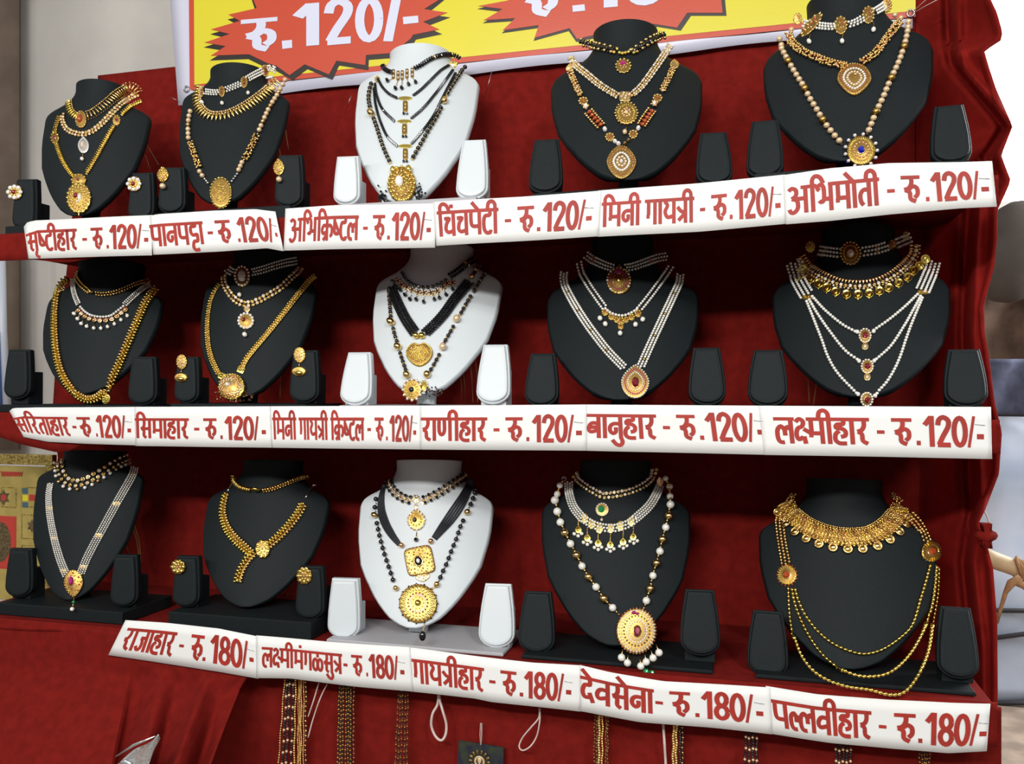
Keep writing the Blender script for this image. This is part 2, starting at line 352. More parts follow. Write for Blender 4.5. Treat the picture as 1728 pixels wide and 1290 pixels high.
for m, r, c in (('print_dark', 11, (6, 840)), ('print_dark', 9, (54, 888))):
    for ph in (0, math.pi/3): flat_poly(mb, [(c[0]+r*math.sin(ph+k*2.094), c[1]-r*1.3*math.cos(ph+k*2.094)) for k in range(3)], .2438-ph*.0001, m)
flat_poly(mb, [(6+5*math.sin(k*1.047), 840-6*math.cos(k*1.047)) for k in range(6)], .2434, 'print_red')
flat_poly(mb, [(0+18*math.sin(k*.35), 915-34*math.cos(k*.35)) for k in range(18)], .2436, 'print_dark')
for k in range(10): x = 2+k*3.6; flat_poly(mb, [(x, 797), (x+2.6, 797.4), (x+2.6, 803), (x+1.2, 805), (x, 803)], .2436, 'print_red')
flat_poly(mb, [(0, 796), (38, 797), (38, 798.3), (0, 797.5)], .2435, 'print_red')
mb.build('printing', t, True)
# ---------------------------------------------------------------- lettering: stroke glyphs (x in em, y 0 baseline..1 headline)
def ell(cx, cy, rx, ry, n=16, a0=0, a1=360): return [(cx+rx*math.cos(math.radians(a0+(a1-a0)*k/n)), cy+ry*math.sin(math.radians(a0+(a1-a0)*k/n))) for k in range(n+1)]
def st(x, y0=0, y1=.94): return [(x, y1), (x, y0)]
RA = [[(.28, .94), (.28, .7), (.2, .54), (.06, .48)], [(.08, .48), (.2, .38), (.22, .14), (.38, .03)]]
TA = [[(.33, .94), (.33, .74), (.13, .7), (.07, .45), (.1, .16), (.2, .05), (.34, .06), (.36, .16)]]
G = {   # name: (advance, headline(start,end) or None, strokes)
 'ra': (.44, 1, RA), 'aa': (.22, 1, [st(.11)]),
 'ru': (.62, 1, [[(.34, .94), (.34, .72), (.24, .54), (.08, .48)], [(.10, .48), (.26, .38), (.28, .14), (.46, .03)], [(.25, .5), (.38, .6), (.52, .52), (.53, .3), (.42, .17)]]),
 'sa': (.62, 1, [[(.22, .94), (.22, .66), (.14, .52), (.04, .48)], [(.08, .48), (.2, .38), (.2, .14), (.32, .03)], [(.16, .48), (.5, .48)], st(.5)]),
 'sa2': (.56, 1, [[(.09, .94), (.09, .4), (.18, .27), (.44, .27)], [(.12, .72), (.42, .34)], st(.45)]),
 'sha': (.38, 1, [[(.09, .94), (.09, .4), (.16, .27), (.38, .3)], [(.1, .78), (.36, .3)]]),
 'ta_': (.44, 1, TA),
 'tta': (.5, 1, [[(.33, .94), (.33, .8), (.13, .78), (.1, .55), (.2, .42), (.4, .44), (.4, .32)], [(.4, .4), (.4, .16), (.22, .14), (.16, -.1), (.26, -.24), (.46, -.22)]]),
 'ii': (.24, 1, [st(.12), [(.12, .94), (.1, 1.16), (-.02, 1.27), (-.16, 1.2), (-.2, .98)]]),
 'i': (.24, 1, [st(.12), [(.12, .94), (.13, 1.16), (.24, 1.27), (.4, 1.2), (.5, .98)]]),
 'ha': (.5, 1, [[(.34, .94), (.34, .76), (.14, .74), (.1, .62), (.3, .58), (.4, .48), (.38, .32), (.24, .28)], [(.2, .5), (.08, .38), (.06, .16), (.18, .04), (.42, .03)]]),
 'pa': (.56, 1, [[(.1, .94), (.1, .5), (.17, .34), (.44, .33)], st(.45)]),
 'na': (.56, 1, [[(.45, .6), (.2, .6), (.08, .48), (.08, .3), (.18, .2), (.28, .28), (.28, .46)], st(.45)]),
 'a': (.74, .46, [[(.05, .84), (.16, .93), (.3, .84), (.28, .64), (.14, .54)], [(.14, .54), (.32, .46), (.34, .2), (.22, .04), (.1, .04), (.05, .16)], [(.2, .53), (.6, .53)], st(.62)]),
 'bha': (.62, .42, [[(.12, .74), (.04, .84), (.14, .94), (.26, .84), (.26, .4), (.16, .32), (.1, .38)], [(.26, .42), (.52, .42)], st(.5)]),
 'ma': (.58, 1, [[(.13, .94), (.13, .38)], [(.04, .32), (.18, .32)], [(.13, .4), (.48, .4)], st(.47)]),
 'ka': (.68, 1, [st(.34), [(.34, .6), (.16, .62), (.06, .46), (.12, .3), (.34, .36)], [(.34, .58), (.52, .62), (.62, .48), (.6, .24), (.5, .18)]]),
 'kra': (.68, 1, [st(.34), [(.34, .6), (.16, .62), (.06, .46), (.12, .3), (.34, .36)], [(.34, .58), (.52, .62), (.62, .48), (.6, .24), (.5, .18)], [(.34, .24), (.12, .02)]]),
 'la': (.62, 1, [[(.52, .5), (.42, .64), (.32, .5), (.32, .3)], [(.32, .5), (.2, .66), (.08, .5), (.08, .18), (.16, .05), (.28, .05)], st(.52)]),
 'l_': (.34, 1, [[(.34, .56), (.26, .48), (.2, .62), (.08, .5), (.08, .18), (.16, .05), (.28, .05)], [(.26, .52), (.26, .3)]]),
 'cha': (.54, 1, [[(.04, .68), (.26, .68), (.14, .5), (.1, .26), (.2, .15), (.42, .2)], st(.43)]),
 'anusvara': (0, None, [[(-.26, 1.16), (-.1, 1.16)]]),
 'e': (0, None, [[(-.42, 1.27), (-.14, .94)]]),
 'ga': (.52, 1, [[(.14, .94), (.14, .38)], [(.05, .32), (.19, .32)], st(.41)]),
 'ya': (.58, 1, [[(.08, .88), (.2, .72), (.1, .48), (.2, .26), (.46, .3)], st(.47)]),
 'tra': (.5, 1, [[(.04, .64), (.2, .46), (.38, .42)], [(.38, .4), (.08, .1)], st(.38)]),
 'ta': (.5, 1, [[(.4, .6), (.2, .6), (.09, .44), (.1, .2), (.18, .06)], st(.39)]),
 'nna': (.72, 1, [[(.1, .94), (.1, .42), (.2, .26), (.32, .42), (.32, .94)], st(.56)]),
 'va': (.54, 1, [[(.43, .6), (.2, .62), (.08, .44), (.14, .26), (.43, .34)], st(.43)]),
 'ba': (.54, 1, [[(.43, .6), (.2, .62), (.08, .44), (.14, .26), (.43, .34)], [(.12, .44), (.42, .46)], st(.43)]),
 'u': (0, None, [[(-.11, .04), (-.06, -.14), (-.14, -.28), (-.28, -.24), (-.42, -.06)]]),
 'ri': (0, None, [[(-.12, .0), (-.18, -.12), (-.13, -.26), (.02, -.3)]]),
 'ksha': (.42, None, [[(.06, .82), (.18, .94), (.3, .84), (.26, .66), (.12, .58), (.06, .36), (.12, .16), (.28, .26)], [(.3, .28), (.34, 0)], [(.3, .56), (.5, .42)]]),
 'da': (.46, 1, [[(.3, .94), (.3, .7), (.14, .68), (.06, .44), (.12, .22), (.28, .22)], [(.28, .4), (.4, .02)]]),
 'lla': (.66, 1, [[(.33, .94), (.33, .7)], ell(.19, .34, .13, .28), ell(.47, .34, .13, .28)]),
 'ja': (.6, 1, [[(.49, .6), (.2, .6)], [(.24, .6), (.32, .4), (.28, .14), (.16, .08), (.06, .24)], st(.49)]),
 '1': (.34, None, [[(.02, .7), (.2, .96)], [(.22, 1.0), (.22, 0)]]),
 '2': (.46, None, [[(.06, .7), (.1, .88), (.22, .96), (.36, .86), (.36, .66), (.2, .34), (.08, .07)], [(.04, .065), (.42, .065)]]),
 '0': (.46, None, [ell(.23, .5, .165, .44, 20)]),
 '8': (.46, None, [ell(.23, .73, .14, .21, 16), ell(.23, .28, .165, .22, 16)]),
 '/': (.22, None, [[(.03, 0), (.19, 1.0)]]),
 'dash': (1, None, []), 'dot': (1, None, []),
}
THIN = {'/'}
def glyph_polys(gname, x0, sx, wd):
    """yield polygons in (x, y): x scaled by sx, stroke width wd (y units) / wd*asp (x units)."""
    adv, hl, strokes = G[gname]; out = []
    if hl is not None: out.append([(x0-.02 if hl == 1 else x0+hl, .87), (x0+adv+.02, .87), (x0+adv+.02, 1.0), (x0-.02 if hl == 1 else x0+hl, 1.0)])
    w = wd*.5 if gname not in THIN else wd*.28
    for s in strokes:
        smooth = len(s) > 2
        p = [tuple(q) for q in catmull(s, .05)] if smooth and len(s) < 12 else s
        p = [np.array((x0+q[0], q[1])) for q in p]; L = []; R = []
        for i in range(len(p)):
            t = p[min(i+1, len(p)-1)]-p[max(i-1, 0)]; l = np.linalg.norm(t) or 1; t = t/l; n = np.array((-t[1], t[0]))*w; L.append(p[i]+n); R.append(p[i]-n)
        for i in range(len(p)-1): out.append([tuple(R[i]), tuple(R[i+1]), tuple(L[i+1]), tuple(L[i])])
    return out
def write(mb, seq, u0, u1, v0, v1, fn, m, wd=.15, k0=0, asp=None):
    """lay glyph list over u0..u1, baseline v0, headline top v1; fn(u, v, lift)->point"""
    tot = sum(G[g][0] for g in seq); x = 0; k = k0
    for g in seq:
        for poly in glyph_polys(g, x, 1, wd):
            k += 1
            v = [tuple(fn(u0+(u1-u0)*q[0]/tot, v0+(v1-v0)*q[1], k*4e-6)) for q in poly]
            mb.raw(v, [tuple(range(len(v)))], m, False)
        x += G[g][0]
    return k
W1 = {'srushtihar': 'sa ri sha ta_ ii ha aa ra', 'panpatta': 'pa aa na pa tta aa', 'abhikrishtal': 'a i bha i kra sha ta_ la', 'chinchpeti': 'i cha anusvara cha pa e ta_ ii',
      'mini': 'i ma na ii', 'gayatri': 'ga aa ya tra ii', 'abhimoti': 'a i bha ma aa e ta ii', 'saritahar': 'sa i ra ta aa ha aa ra', 'simahar': 'i sa ma aa ha aa ra', 'krishtal': 'i kra sha ta_ la',
      'ranihar': 'ra aa nna ii ha aa ra', 'banuhar': 'ba aa na u ha aa ra', 'lakshmihar': 'la ksha ma ii ha aa ra', 'rajahar': 'ra aa ja aa ha aa ra', 'lakshmimangalsutra': 'la ksha ma ii ma anusvara ga lla sa u tra',
      'gayatrihar': 'ga aa ya tra ii ha aa ra', 'devasena': 'da e va sa e na aa', 'pallavihar': 'pa l_ la va ii ha aa ra'}
LAB = [
 ([(40,383),(46,375),(60,372),(150,368),(256,363)], [(48,437),(150,434),(256,431)], [('srushtihar',46,130)], 139,147, 155,174, 180,184, 187,239, 243,250, '120', .20,.74, 'white price label at the left end of the top shelf'),
 ([(252,364),(270,361),(360,356),(430,353),(464,357)], [(258,430),(370,425),(450,419),(478,424)], [('panpatta',253.5,344)], 351,360, 366,390, 400,404, 403,461, 463,467, '120', .20,.76, 'white price label second from left on the top shelf, its right end curling'),
 ([(481,352),(560,347),(735,343)], [(478,423),(560,421),(734,418)], [('abhikrishtal',488,605)], 613,621, 630,649, 653.5,658, 662,717, 719.5,727, '120', .20,.76, 'white price label under the white bust on the top shelf'),
 ([(731,341),(880,332),(1015,322)], [(736,415),(880,407),(1010,399)], [('chinchpeti',739,841)], 852,862.6, 874,900, 906,912, 917,987, 989,999, '120', .20,.78, 'white price label fourth from left on the top shelf, below a white earring pad'),
 ([(1010,322),(1180,309),(1325,295)], [(1008,400),(1180,391),(1328,378)], [('mini',1016,1081),('gayatri',1089,1171)], 1181,1190, 1201,1226, 1231,1236, 1241,1306, 1308,1317, '120', .20,.73, 'white two-word price label below the leaf pendant on the top shelf'),
 ([(1322,296),(1400,284),(1500,275),(1620,274),(1674,272)], [(1326,379),(1400,373),(1500,362),(1620,352),(1682,349)], [('abhimoti',1329,1484)], 1497,1510, 1522,1552, 1561,1567, 1572,1652, 1655,1668, '120', .20,.74, 'white price label at the right end of the top shelf, ink faded pink'),
 ([(16,694),(22,689),(60,688),(228,687)], [(40,738),(80,746),(140,749),(230,752)], [('saritahar',28,117)], 122,129, 133,154, 161,164, 165,212, 215,221, '120', .20,.73, 'white price label at the left end of the middle shelf, bent round the corner'),
 ([(226,687),(455,686)], [(228,753),(458,756)], [('simahar',228,319)], 328,337, 345,366, 372,376, 381,436.6, 441,448, '120', .20,.71, 'white price label second from left on the middle shelf'),
 ([(453,686),(711,685)], [(456,756),(711,759)], [('mini',460,500),('gayatri',505,554),('krishtal',559,614.5)], 620,626, 633,647, 651,654, 658,696, 697,702, '120', .20,.73, 'white three-word price label with narrow lettering on the middle shelf'),
 ([(708,685),(990,683)], [(709,759),(990,761)], [('ranihar',711,822)], 833,843, 854,881, 888,893, 899,968, 972,982, '120', .20,.73, 'white price label in the middle of the middle shelf, right of the white bust'),
 ([(987,683),(1285,685)], [(988,761),(1300,768)], [('banuhar',990,1108)], 1119,1131, 1144,1174, 1180,1187, 1193,1274, 1278,1290, '120', .28,.80, 'white price label below the red drop pendant on the middle shelf'),
 ([(1280,685),(1470,686),(1672,687)], [(1290,768),(1470,771),(1674,775)], [('lakshmihar',1308,1467)], 1480,1493, 1506,1538, 1546,1553, 1559.5,1645, 1648,1660, '120', .24,.77, 'white price label at the right end of the middle shelf'),
 ([(212,1047),(280,1052),(370,1061),(432,1074)], [(183,1106),(280,1121),(370,1134),(436,1146)], [('rajahar',208,294)], 302,310, 321,343, 344,349, 356,419, 421,428, '180', .20,.80, 'white price label at the left end of the bottom shelf, cut slanting'),
 ([(432,1073),(550,1083),(691,1093)], [(432,1145),(490,1146),(600,1159),(696,1168)], [('lakshmimangalsutra',442,578)], 580,587, 594.5,612, 618,621, 624,672, 675,682, '180', .26,.74, 'white price label with the longest word, second from left on the bottom shelf'),
 ([(688,1093),(800,1107),(900,1119),(982,1124)], [(693,1168),(800,1179),(830,1185),(980,1202)], [('gayatrihar',696,817)], 826,836.5, 846,871, 877,883, 886,951, 955,964, '180', .20,.75, 'white price label in the middle of the bottom shelf'),
 ([(978,1123),(1030,1135),(1120,1150),(1200,1155),(1300,1161)], [(979,1201),(1080,1219),(1200,1229),(1303,1240)], [('devasena',980,1103)], 1106,1119, 1131,1164, 1173,1180, 1185,1271, 1276,1288, '180', .22,.78, 'white wavy price label second from right on the bottom shelf'),
 ([(1292,1158),(1380,1172),(1500,1182),(1610,1187),(1671,1188)], [(1302,1239),(1400,1254),(1510,1265),(1600,1272),(1665,1268)], [('pallavihar',1304,1470)], 1483,1496, 1510,1544, 1550,1557, 1563,1650, 1653,1665, '180', .16,.74, 'white price label at the right end of the bottom shelf'),
]
for li, (top, bot, words, d0, d1, r0, r1, p0, p1, n0, n1, e0, e1, num, v0, v1, lab) in enumerate(LAB):
    Y0 = -.0045-.0012*(li % 2)
    def lp(u, v, lift=0, top=top, bot=bot, Y0=Y0):
        tx = top[0][0]+(top[-1][0]-top[0][0])*u; bx = bot[0][0]+(bot[-1][0]-bot[0][0])*u
        a = pix(tx, interp(top, tx), Y0); b = pix(bx, interp(bot, bx), Y0)
        p = b+(a-b)*v; p.y += -lift + .0010*math.sin(u*7+li) ; return p
    xm = lambda v: (bot[0][0]+(top[0][0]-bot[0][0])*v, bot[-1][0]+(top[-1][0]-bot[-1][0])*v)
    def U(x, v=.47):
        a, b = xm(v); return (x-a)/(b-a)
    t = thing('price_label', lab, 'label', lp(.5, 0), 'white price labels along the shelf edges')
    N = 40; P = [[lp(i/N, j/4) for j in range(5)] for i in range(N+1)]
    solid_grid(P, .0004, 'paper_strip', 'paper', t)
    mb = MB(); lf = lambda u, v, k: lp(u, v, .00025+k)
    k = 0
    for wname, x0, x1 in words: k = write(mb, W1[wname].split(), U(x0), U(x1), v0, v1, lf, 'red_ink', .15, k)
    vm = v0+(v1-v0)*.5
    def rect(x0, x1, a, b): mb.raw([tuple(lf(U(x0), a, 0)), tuple(lf(U(x1), a, 0)), tuple(lf(U(x1), b, 0)), tuple(lf(U(x0), b, 0))], [(0, 1, 2, 3)], 'red_ink', False)
    rect(d0, d1, vm-.05, vm+.02)
    k = write(mb, ['ru'], U(r0), U(r1), v0, v1, lf, 'red_ink', .15, k)
    rect(p0, p1, v0, v0+.09)
    k = write(mb, [num[0], num[1], num[2], '/'], U(n0), U(n1), v0-.02, v1+.05, lf, 'red_ink', .15, k)
    rect(e0, e1, vm-.13, vm-.03)
    mb.build('lettering', t)
    if li not in (7,):
        mb = MB(); a = lp(U(e0-3), vm+.16, .001); b = lp(min(.995, U(e1+2)), vm+.14, .001); mb.tube([a, (a+b)/2+Vector((0, -.0006, 0)), b], .0003, 'steel', 5); mb.build('staple', t)
# ---------------------------------------------------------------- banner
t = thing('price_banner', 'yellow and red vinyl price banner with white border pinned above the busts', 'banner', pix(800, 130, .28))
bt = [(278, -70), (1545, -150)]; bb = [(285, 95), (296, 165), (322, 184), (420, 171), (620, 152), (830, 128), (1000, 108), (1330, 72), (1545, 48)]
P = []
for i in range(61):
    u = i/60; x = 279+(1540-279)*u
    yb = 178-(178-48)*u + 2.5*math.sin(u*22)
    xt = 276+(1540-276)*u; xl = x + (22*(1-u)**8)
    P.append([pix(xt+(xl-xt)*k, -130+(yb+130)*k, .287+.0015*math.sin(u*30+k*3)) for k in (0, .2, .4, .6, .8, .9, 1)])
solid_grid(P, .0008, 'vinyl_sheet', 'banner_white', t)
def bpoly(name, pts, m, lift):
    a = [pix(x, y, .2848-lift) for x, y in pts]; n = len(a); mb = MB()
    v = [tuple(p) for p in a]+[(p.x, p.y+.0004, p.z) for p in a]
    from mathutils.geometry import tessellate_polygon
    tr = tessellate_polygon([[Vector((p.x, p.z, 0)) for p in a]])
    mb.raw(v, [tuple(q) for q in tr]+[((i+1) % n, i, i+n, (i+1) % n+n) for i in range(n)], m, False); return mb.build(name, t)
bpoly('red_border_line', [(318, -80), (320, 148), (322, 152), (1545, 28), (1545, -100)], 'banner_red', 0)
bpoly('yellow_field', [(327, -80), (328, 143), (1545, 18), (1545, -100)], 'banner_yellow', .0006)
zA = lambda q: (270+q[0]/2.929, q[1]/2.929); zB = lambda q: (780+q[0]/2.787, q[1]/2.787)
A = [(445, -40), (478, 40), (338, 72), (395, 103), (252, 145), (345, 168), (220, 210), (325, 228), (250, 275), (440, 268), (530, 312), (575, 325), (640, 372), (715, 318), (835, 368), (872, 300), (1015, 322), (1018, 272), (1150, 262), (1240, 190), (1250, 172), (1380, 145), (1300, 108), (1420, 62), (1305, 45), (1440, -40)]
B = [(180, -30), (225, 0), (75, 28), (190, 42), (100, 95), (250, 85), (190, 142), (360, 118), (340, 178), (505, 132), (540, 183), (640, 160), (900, 112), (1010, 130), (1058, 60), (1225, 60), (1215, -30)]
for S, z, dx, dy in ((A, zA, 14, 24), (B, zB, 18, 14)):
    bpoly('burst_shadow', [z((x+(dx if x > 600 else -4), y+dy if y > 0 else y)) for x, y in S], 'banner_black', .0012)
    bpoly('red_burst', [z(q) for q in S], 'banner_red', .0018)
def bn(u, v, k): return pix(u, v, .2822-k)
def bw(seq, x0, x1, yb, yt, m='banner_print', wd=.15, z=zA, slope=-.085):
    mb = MB()
    def fn(u, v, k):
        p = z((u, v)); return pix(p[0], p[1]+slope*(p[0]-z((x0, 0))[0]), .2822-k)
    write(mb, seq, x0, x1, yb, yt, fn, m, wd); mb.build('lettering', t)
bw(['ru'], 405, 575, 258, 98, wd=.17); bw(['1'], 672, 800, 232, 22, wd=.17); bw(['2'], 815, 955, 222, 2, wd=.16); bw(['0'], 968, 1100, 212, -8, wd=.16); bw(['/'], 1118, 1180, 205, -20, wd=.30)
for z, q in ((zA, [(602, 202), (652, 197), (654, 236), (605, 242)]), (zA, [(1200, 84), (1275, 77), (1278, 112), (1203, 120)]), (zB, [(518, 26), (575, 20), (578, 50), (520, 56)])):
    mb = MB(); mb.raw([tuple(pix(*z(p), .2822)) for p in q], [(3, 2, 1, 0)], 'banner_print', False); mb.build('lettering', t)
bw(['ru'], 275, 450, 82, -90, wd=.17, z=zB); bw(['1'], 622, 740, 40, -170, wd=.19, z=zB); bw(['8'], 780, 940, 25, -200, wd=.19, z=zB)
# eyelets and pins on banner
for (x, y) in ((314, 150), (1537, 22)):
    mb = MB(); M = np.eye(4); p = pix(x, y, .283); M[:3, 3] = p; M[:3, :3] = np.array([[1, 0, 0], [0, 0, -1], [0, 1, 0]]).T
    mb.put('ring', M, (.007, .007, .002), 'steel'); mb.build('eyelet', t)
for i, (x, y, dx, dy) in enumerate(((585, 183, 8, -22), (820, 158, 10, -38), (300, 170, -12, -6))):
    mb = MB(); mb.tube([pix(x, y, .283), pix(x+dx, y+dy, .278)], .0006, 'steel', 5); mb.build('safety_pin', t)
mb = MB(); mb.tube([pix(1538, 22, .28), pix(1560, 2, .22), pix(1600, -30, .2)], .0007, 'white_thread', 5); mb.tube([pix(1538, 24, .28), pix(1562, 10, .22), pix(1600, -10, .2)], .0007, 'white_thread', 5)
mb.build('tie_string', t)
# ---------------------------------------------------------------- bust displays
FX = [0, .25, .5, .62, .75, .85, .92, .97, 1.0]; FY = [1, .975, .87, .76, .61, .47, .34, .2, .05]
GX = [0, .1, .2, .3, .42, .55, .7, .85]; GY = [1, .975, .90, .71, .42, .2, .06, 0]
def bust_rows(hw, vw, tilt, nh, nw, gs, nl=.12):
    sh = hw*gs; out = []; V = [vw*(1-t) for t in (1, .99, .975, .95, .92, .88, .82, .75, .68, .6, .5, .4, .3, .2, .1, 0)]
    V += [vw+sh*t for t in (.06, .12, .18, .24, .3, .36, .42, .48, .54, .6, .66, .72, .78, .85)]
    p = np.zeros(2); last = 0
    for v in V:
        t = max(0, min(1, (v-vw-.25*sh)/(.6*sh))); t = t*t*(3-2*t); a = tilt*(1-t)+nl*t
        p = p+(v-last)*np.array([math.sin(a), math.cos(a)]); last = v
        w = hw*np.interp((vw-v)/vw, FX, FY) if v <= vw else nw+(hw-nw)*np.interp((v-vw)/sh, GX, GY)
        out.append((p.copy(), w, t, a, v/vw))
    for q in (.1, .25, .45, .65, .85, .97, 1.):
        out.append((p+nh*q*np.array([math.sin(nl), math.cos(nl)]), nw*(1+.02*q)*(.985 if q == 1 else 1), 1., nl, 2.))
    return out
def bust_mesh(mb, par, m):
    bx, bz, hw, vw, yw, tilt, nh, nw, gs = par; B = np.array([bx, .06, bz]); nf = 25
    ex = np.array([math.cos(yw), math.sin(yw), 0]); bk = np.array([-math.sin(yw), math.cos(yw), 0]); uz = np.array([0, 0, 1.])
    s = np.sin(np.linspace(-math.pi/2, math.pi/2, nf)); R = []
    for p, w, k, a, r in bust_rows(hw, vw, tilt, nh, nw, gs):
        C = B+bk*p[0]+uz*p[1]; nb = bk*math.cos(a)-uz*math.sin(a); c = np.sqrt(np.maximum(0, 1-s*s)); b = w*(.12+.2*min(1, r))
        d = (1-k)*b*s*s+k*.85*w*(1-c); R1 = C+np.outer(s*w, ex)+np.outer(d, nb)
        d2 = (1-k)*(b+.016*min(1, w/.03))+k*.85*w*(1+c); R2 = C+np.outer(s*w*(1-.0*(1-k)), ex)+np.outer(d2, nb)
        if k < .9:   # rounded rim
            e = (R1[0]+R2[0])/2-ex*.0035*(1-k); e2 = (R1[-1]+R2[-1])/2+ex*.0035*(1-k)
        else: e = (R1[0]+R2[0])/2; e2 = (R1[-1]+R2[-1])/2
        R.append(np.vstack([e[None], R1, e2[None], R2[::-1]]))
    n = len(R[0]); v = np.concatenate(R); f = []
    for i in range(len(R)-1):
        for j in range(n): f.append((i*n+j, i*n+(j+1) % n, (i+1)*n+(j+1) % n, (i+1)*n+j))
    f.append(tuple(range(n))[::-1])
    # neck top: small rim then a recessed flat cap
    C = R[-1].mean(0); rim = C+(R[-1]-C)*.93; i0 = len(v); v = np.vstack([v, rim, rim-uz*.002]); L = (len(R)-1)*n
    for j in range(n):
        k = (j+1) % n; f.append((L+j, L+k, i0+k, i0+j)); f.append((i0+j, i0+k, i0+n+k, i0+n+j))
    f.append(tuple(i0+n+j for j in range(n)))
    mb.raw(v, f, m)
    return C
def pad(name, par, zfoot, xl, xr, yt, yb, m, Y0=.045, tilt=.24):
    """earring pad: cushion on a slab, narrow flat top, round foot, leaning back"""
    c = pix((xl+xr)/2, yb, Y0); zl = c.z
    yw = PYAW[0]; tilt = .08 if c.x < -.6 else tilt
    ex = Vector((math.cos(yw), math.sin(yw), 0)); eu = Vector((-math.sin(yw)*math.sin(tilt), math.cos(yw)*math.sin(tilt), math.cos(tilt))); n = ex.cross(eu)
    a = plane_hit(xl, (yt+2*yb)/3, c, n); b = plane_hit(xr, (yt+2*yb)/3, c, n); w = (b-a).dot(ex)/2; h = (plane_hit((xl+xr)/2, yt, c, n)-c).dot(eu)
    tw = w*(.72 if c.x > -.6 else .80)
    def outline(g):
        p = [(-tw-g, h+g), (tw+g, h+g)]; q = []
        for k in range(13):
            t = math.pi*k/12; q.append(((w+g)*math.cos(t), w*.75-(w*.75+g)*math.sin(t)))
        # sides: gently bowed from top corner to widest
        side = lambda sg: [(sg*(tw+g+(w-tw)*math.sin(t*math.pi/2)), h+g-(h+g-w*.75)*t) for t in (.2, .45, .7, .88)]
        return [p[1]]+side(1)+q+side(-1)[::-1]+[p[0]]
    def layer(mb, g0, g1, z0, z1, rnd, m):
        rings = []
        for g, z in ((g0, z0), (g0, z1-rnd), (g0-rnd*.5, z1-rnd*.2), (g0-rnd*1.6, z1)):
            rings.append([tuple(c+ex*q[0]+eu*q[1]-n*0+n*z) for q in outline(g)])
        L = len(rings[0]); v = [p for r in rings for p in r]; f = []
        for i in range(3):
            for j in range(L): f.append((i*L+j, (i+1)*L+j, (i+1)*L+(j+1) % L, i*L+(j+1) % L))
        f.append(tuple(3*L+j for j in range(L))[::-1]); f.append(tuple(range(L)))
        f = [q[::-1] for q in f]; mb.raw(v, f, m, False)
    mb = MB(); layer(mb, 0, 0, -.014, -.001, .002, m); layer(mb, -.0028, 0, -.004, .004, .003, m)
    # foot block behind
    f0 = c-n*.018; bx0 = f0.x-w*.75; bx1 = f0.x+w*.75
    box(mb, bx0, bx1, Y0+.012, Y0+.045, zfoot, c.z+h*.55, m, .001)
    return mb.build(name, par)
FIT = {
'11':(-1.1410,1.7608,0.0962,0.2008,0.242,0.203,0.0155,0.0435,0.62),
'12':(-0.8545,1.7656,0.0931,0.2173,0.276,0.288,0.0142,0.0502,0.58),
'13':(-0.5229,1.7495,0.1040,0.2611,0.182,0.391,0.0101,0.0544,0.56),
'14':(-0.1662,1.7622,0.1179,0.2147,0.153,0.403,0.0214,0.0517,0.67),
'15':(0.1385,1.7687,0.1151,0.2005,-0.070,0.329,0.0202,0.0541,0.74),
'21':(-1.1280,1.4464,0.1056,0.1754,0.256,0.278,0.0180,0.0590,0.72),
'22':(-0.8139,1.4403,0.1001,0.2054,0.199,0.330,0.0166,0.0579,0.61),
'23':(-0.4922,1.4470,0.1078,0.2128,0.112,0.421,0.0128,0.0545,0.57),
'24':(-0.1782,1.4385,0.1177,0.1909,0.109,0.430,0.0245,0.0492,0.69),
'25':(0.1522,1.4435,0.1207,0.1879,-0.099,0.444,0.0232,0.0513,0.67),
'31':(-1.1534,1.0823,0.0960,0.2119,0.276,0.220,0.0112,0.0551,0.53),
'32':(-0.8014,1.0933,0.1096,0.1822,0.178,0.387,0.0158,0.0529,0.59),
'33':(-0.5036,1.0802,0.1120,0.2048,0.182,0.408,0.0157,0.0559,0.57),
'34':(-0.1877,1.0773,0.1160,0.2104,0.126,0.435,0.0171,0.0577,0.59),
'35':(0.1337,1.0700,0.1209,0.1879,-0.080,0.411,0.0193,0.0538,0.61),}
PADS = {
'11':((18,60,302,386),(214,258,291,372)),'12':((265,311,282,361),(462,511,261,350)),'13':((561,606,263,346),(768,822,235,336)),'14':((891,948,234,326),(1175,1237,222,312)),'15':((1259,1322,202,300),(1572,1642,176,276)),
'21':((4,49,590,674),(214,263,602,684)),'22':((292,334,602,681),(487,537,591,681)),'23':((571,624,594,684),(802,859,581,682)),'24':((884,941,596,686),(1162,1225,586,684)),'25':((1261,1329,590,686),(1594,1669,589,687)),
'31':((6,53,926,1009),(184,231,937,1025)),'32':((289,335,939,1026),(497,546,956,1046)),'33':((551,606,977,1079),(806,867,985,1094)),'34':((873,935,998,1104),(1148,1216,995,1108)),'35':((1260,1330,1031,1144),(1582,1654,1025,1147))}
ROWN = {'1': 'top', '2': 'middle', '3': 'bottom'}; COLN = {'1': 'far left', '2': 'second from left', '3': 'centre', '4': 'second from right', '5': 'far right'}
PYAW = [0]
SHZ = {'1': Z1, '2': Z2, '3': Z3}
BV = {}
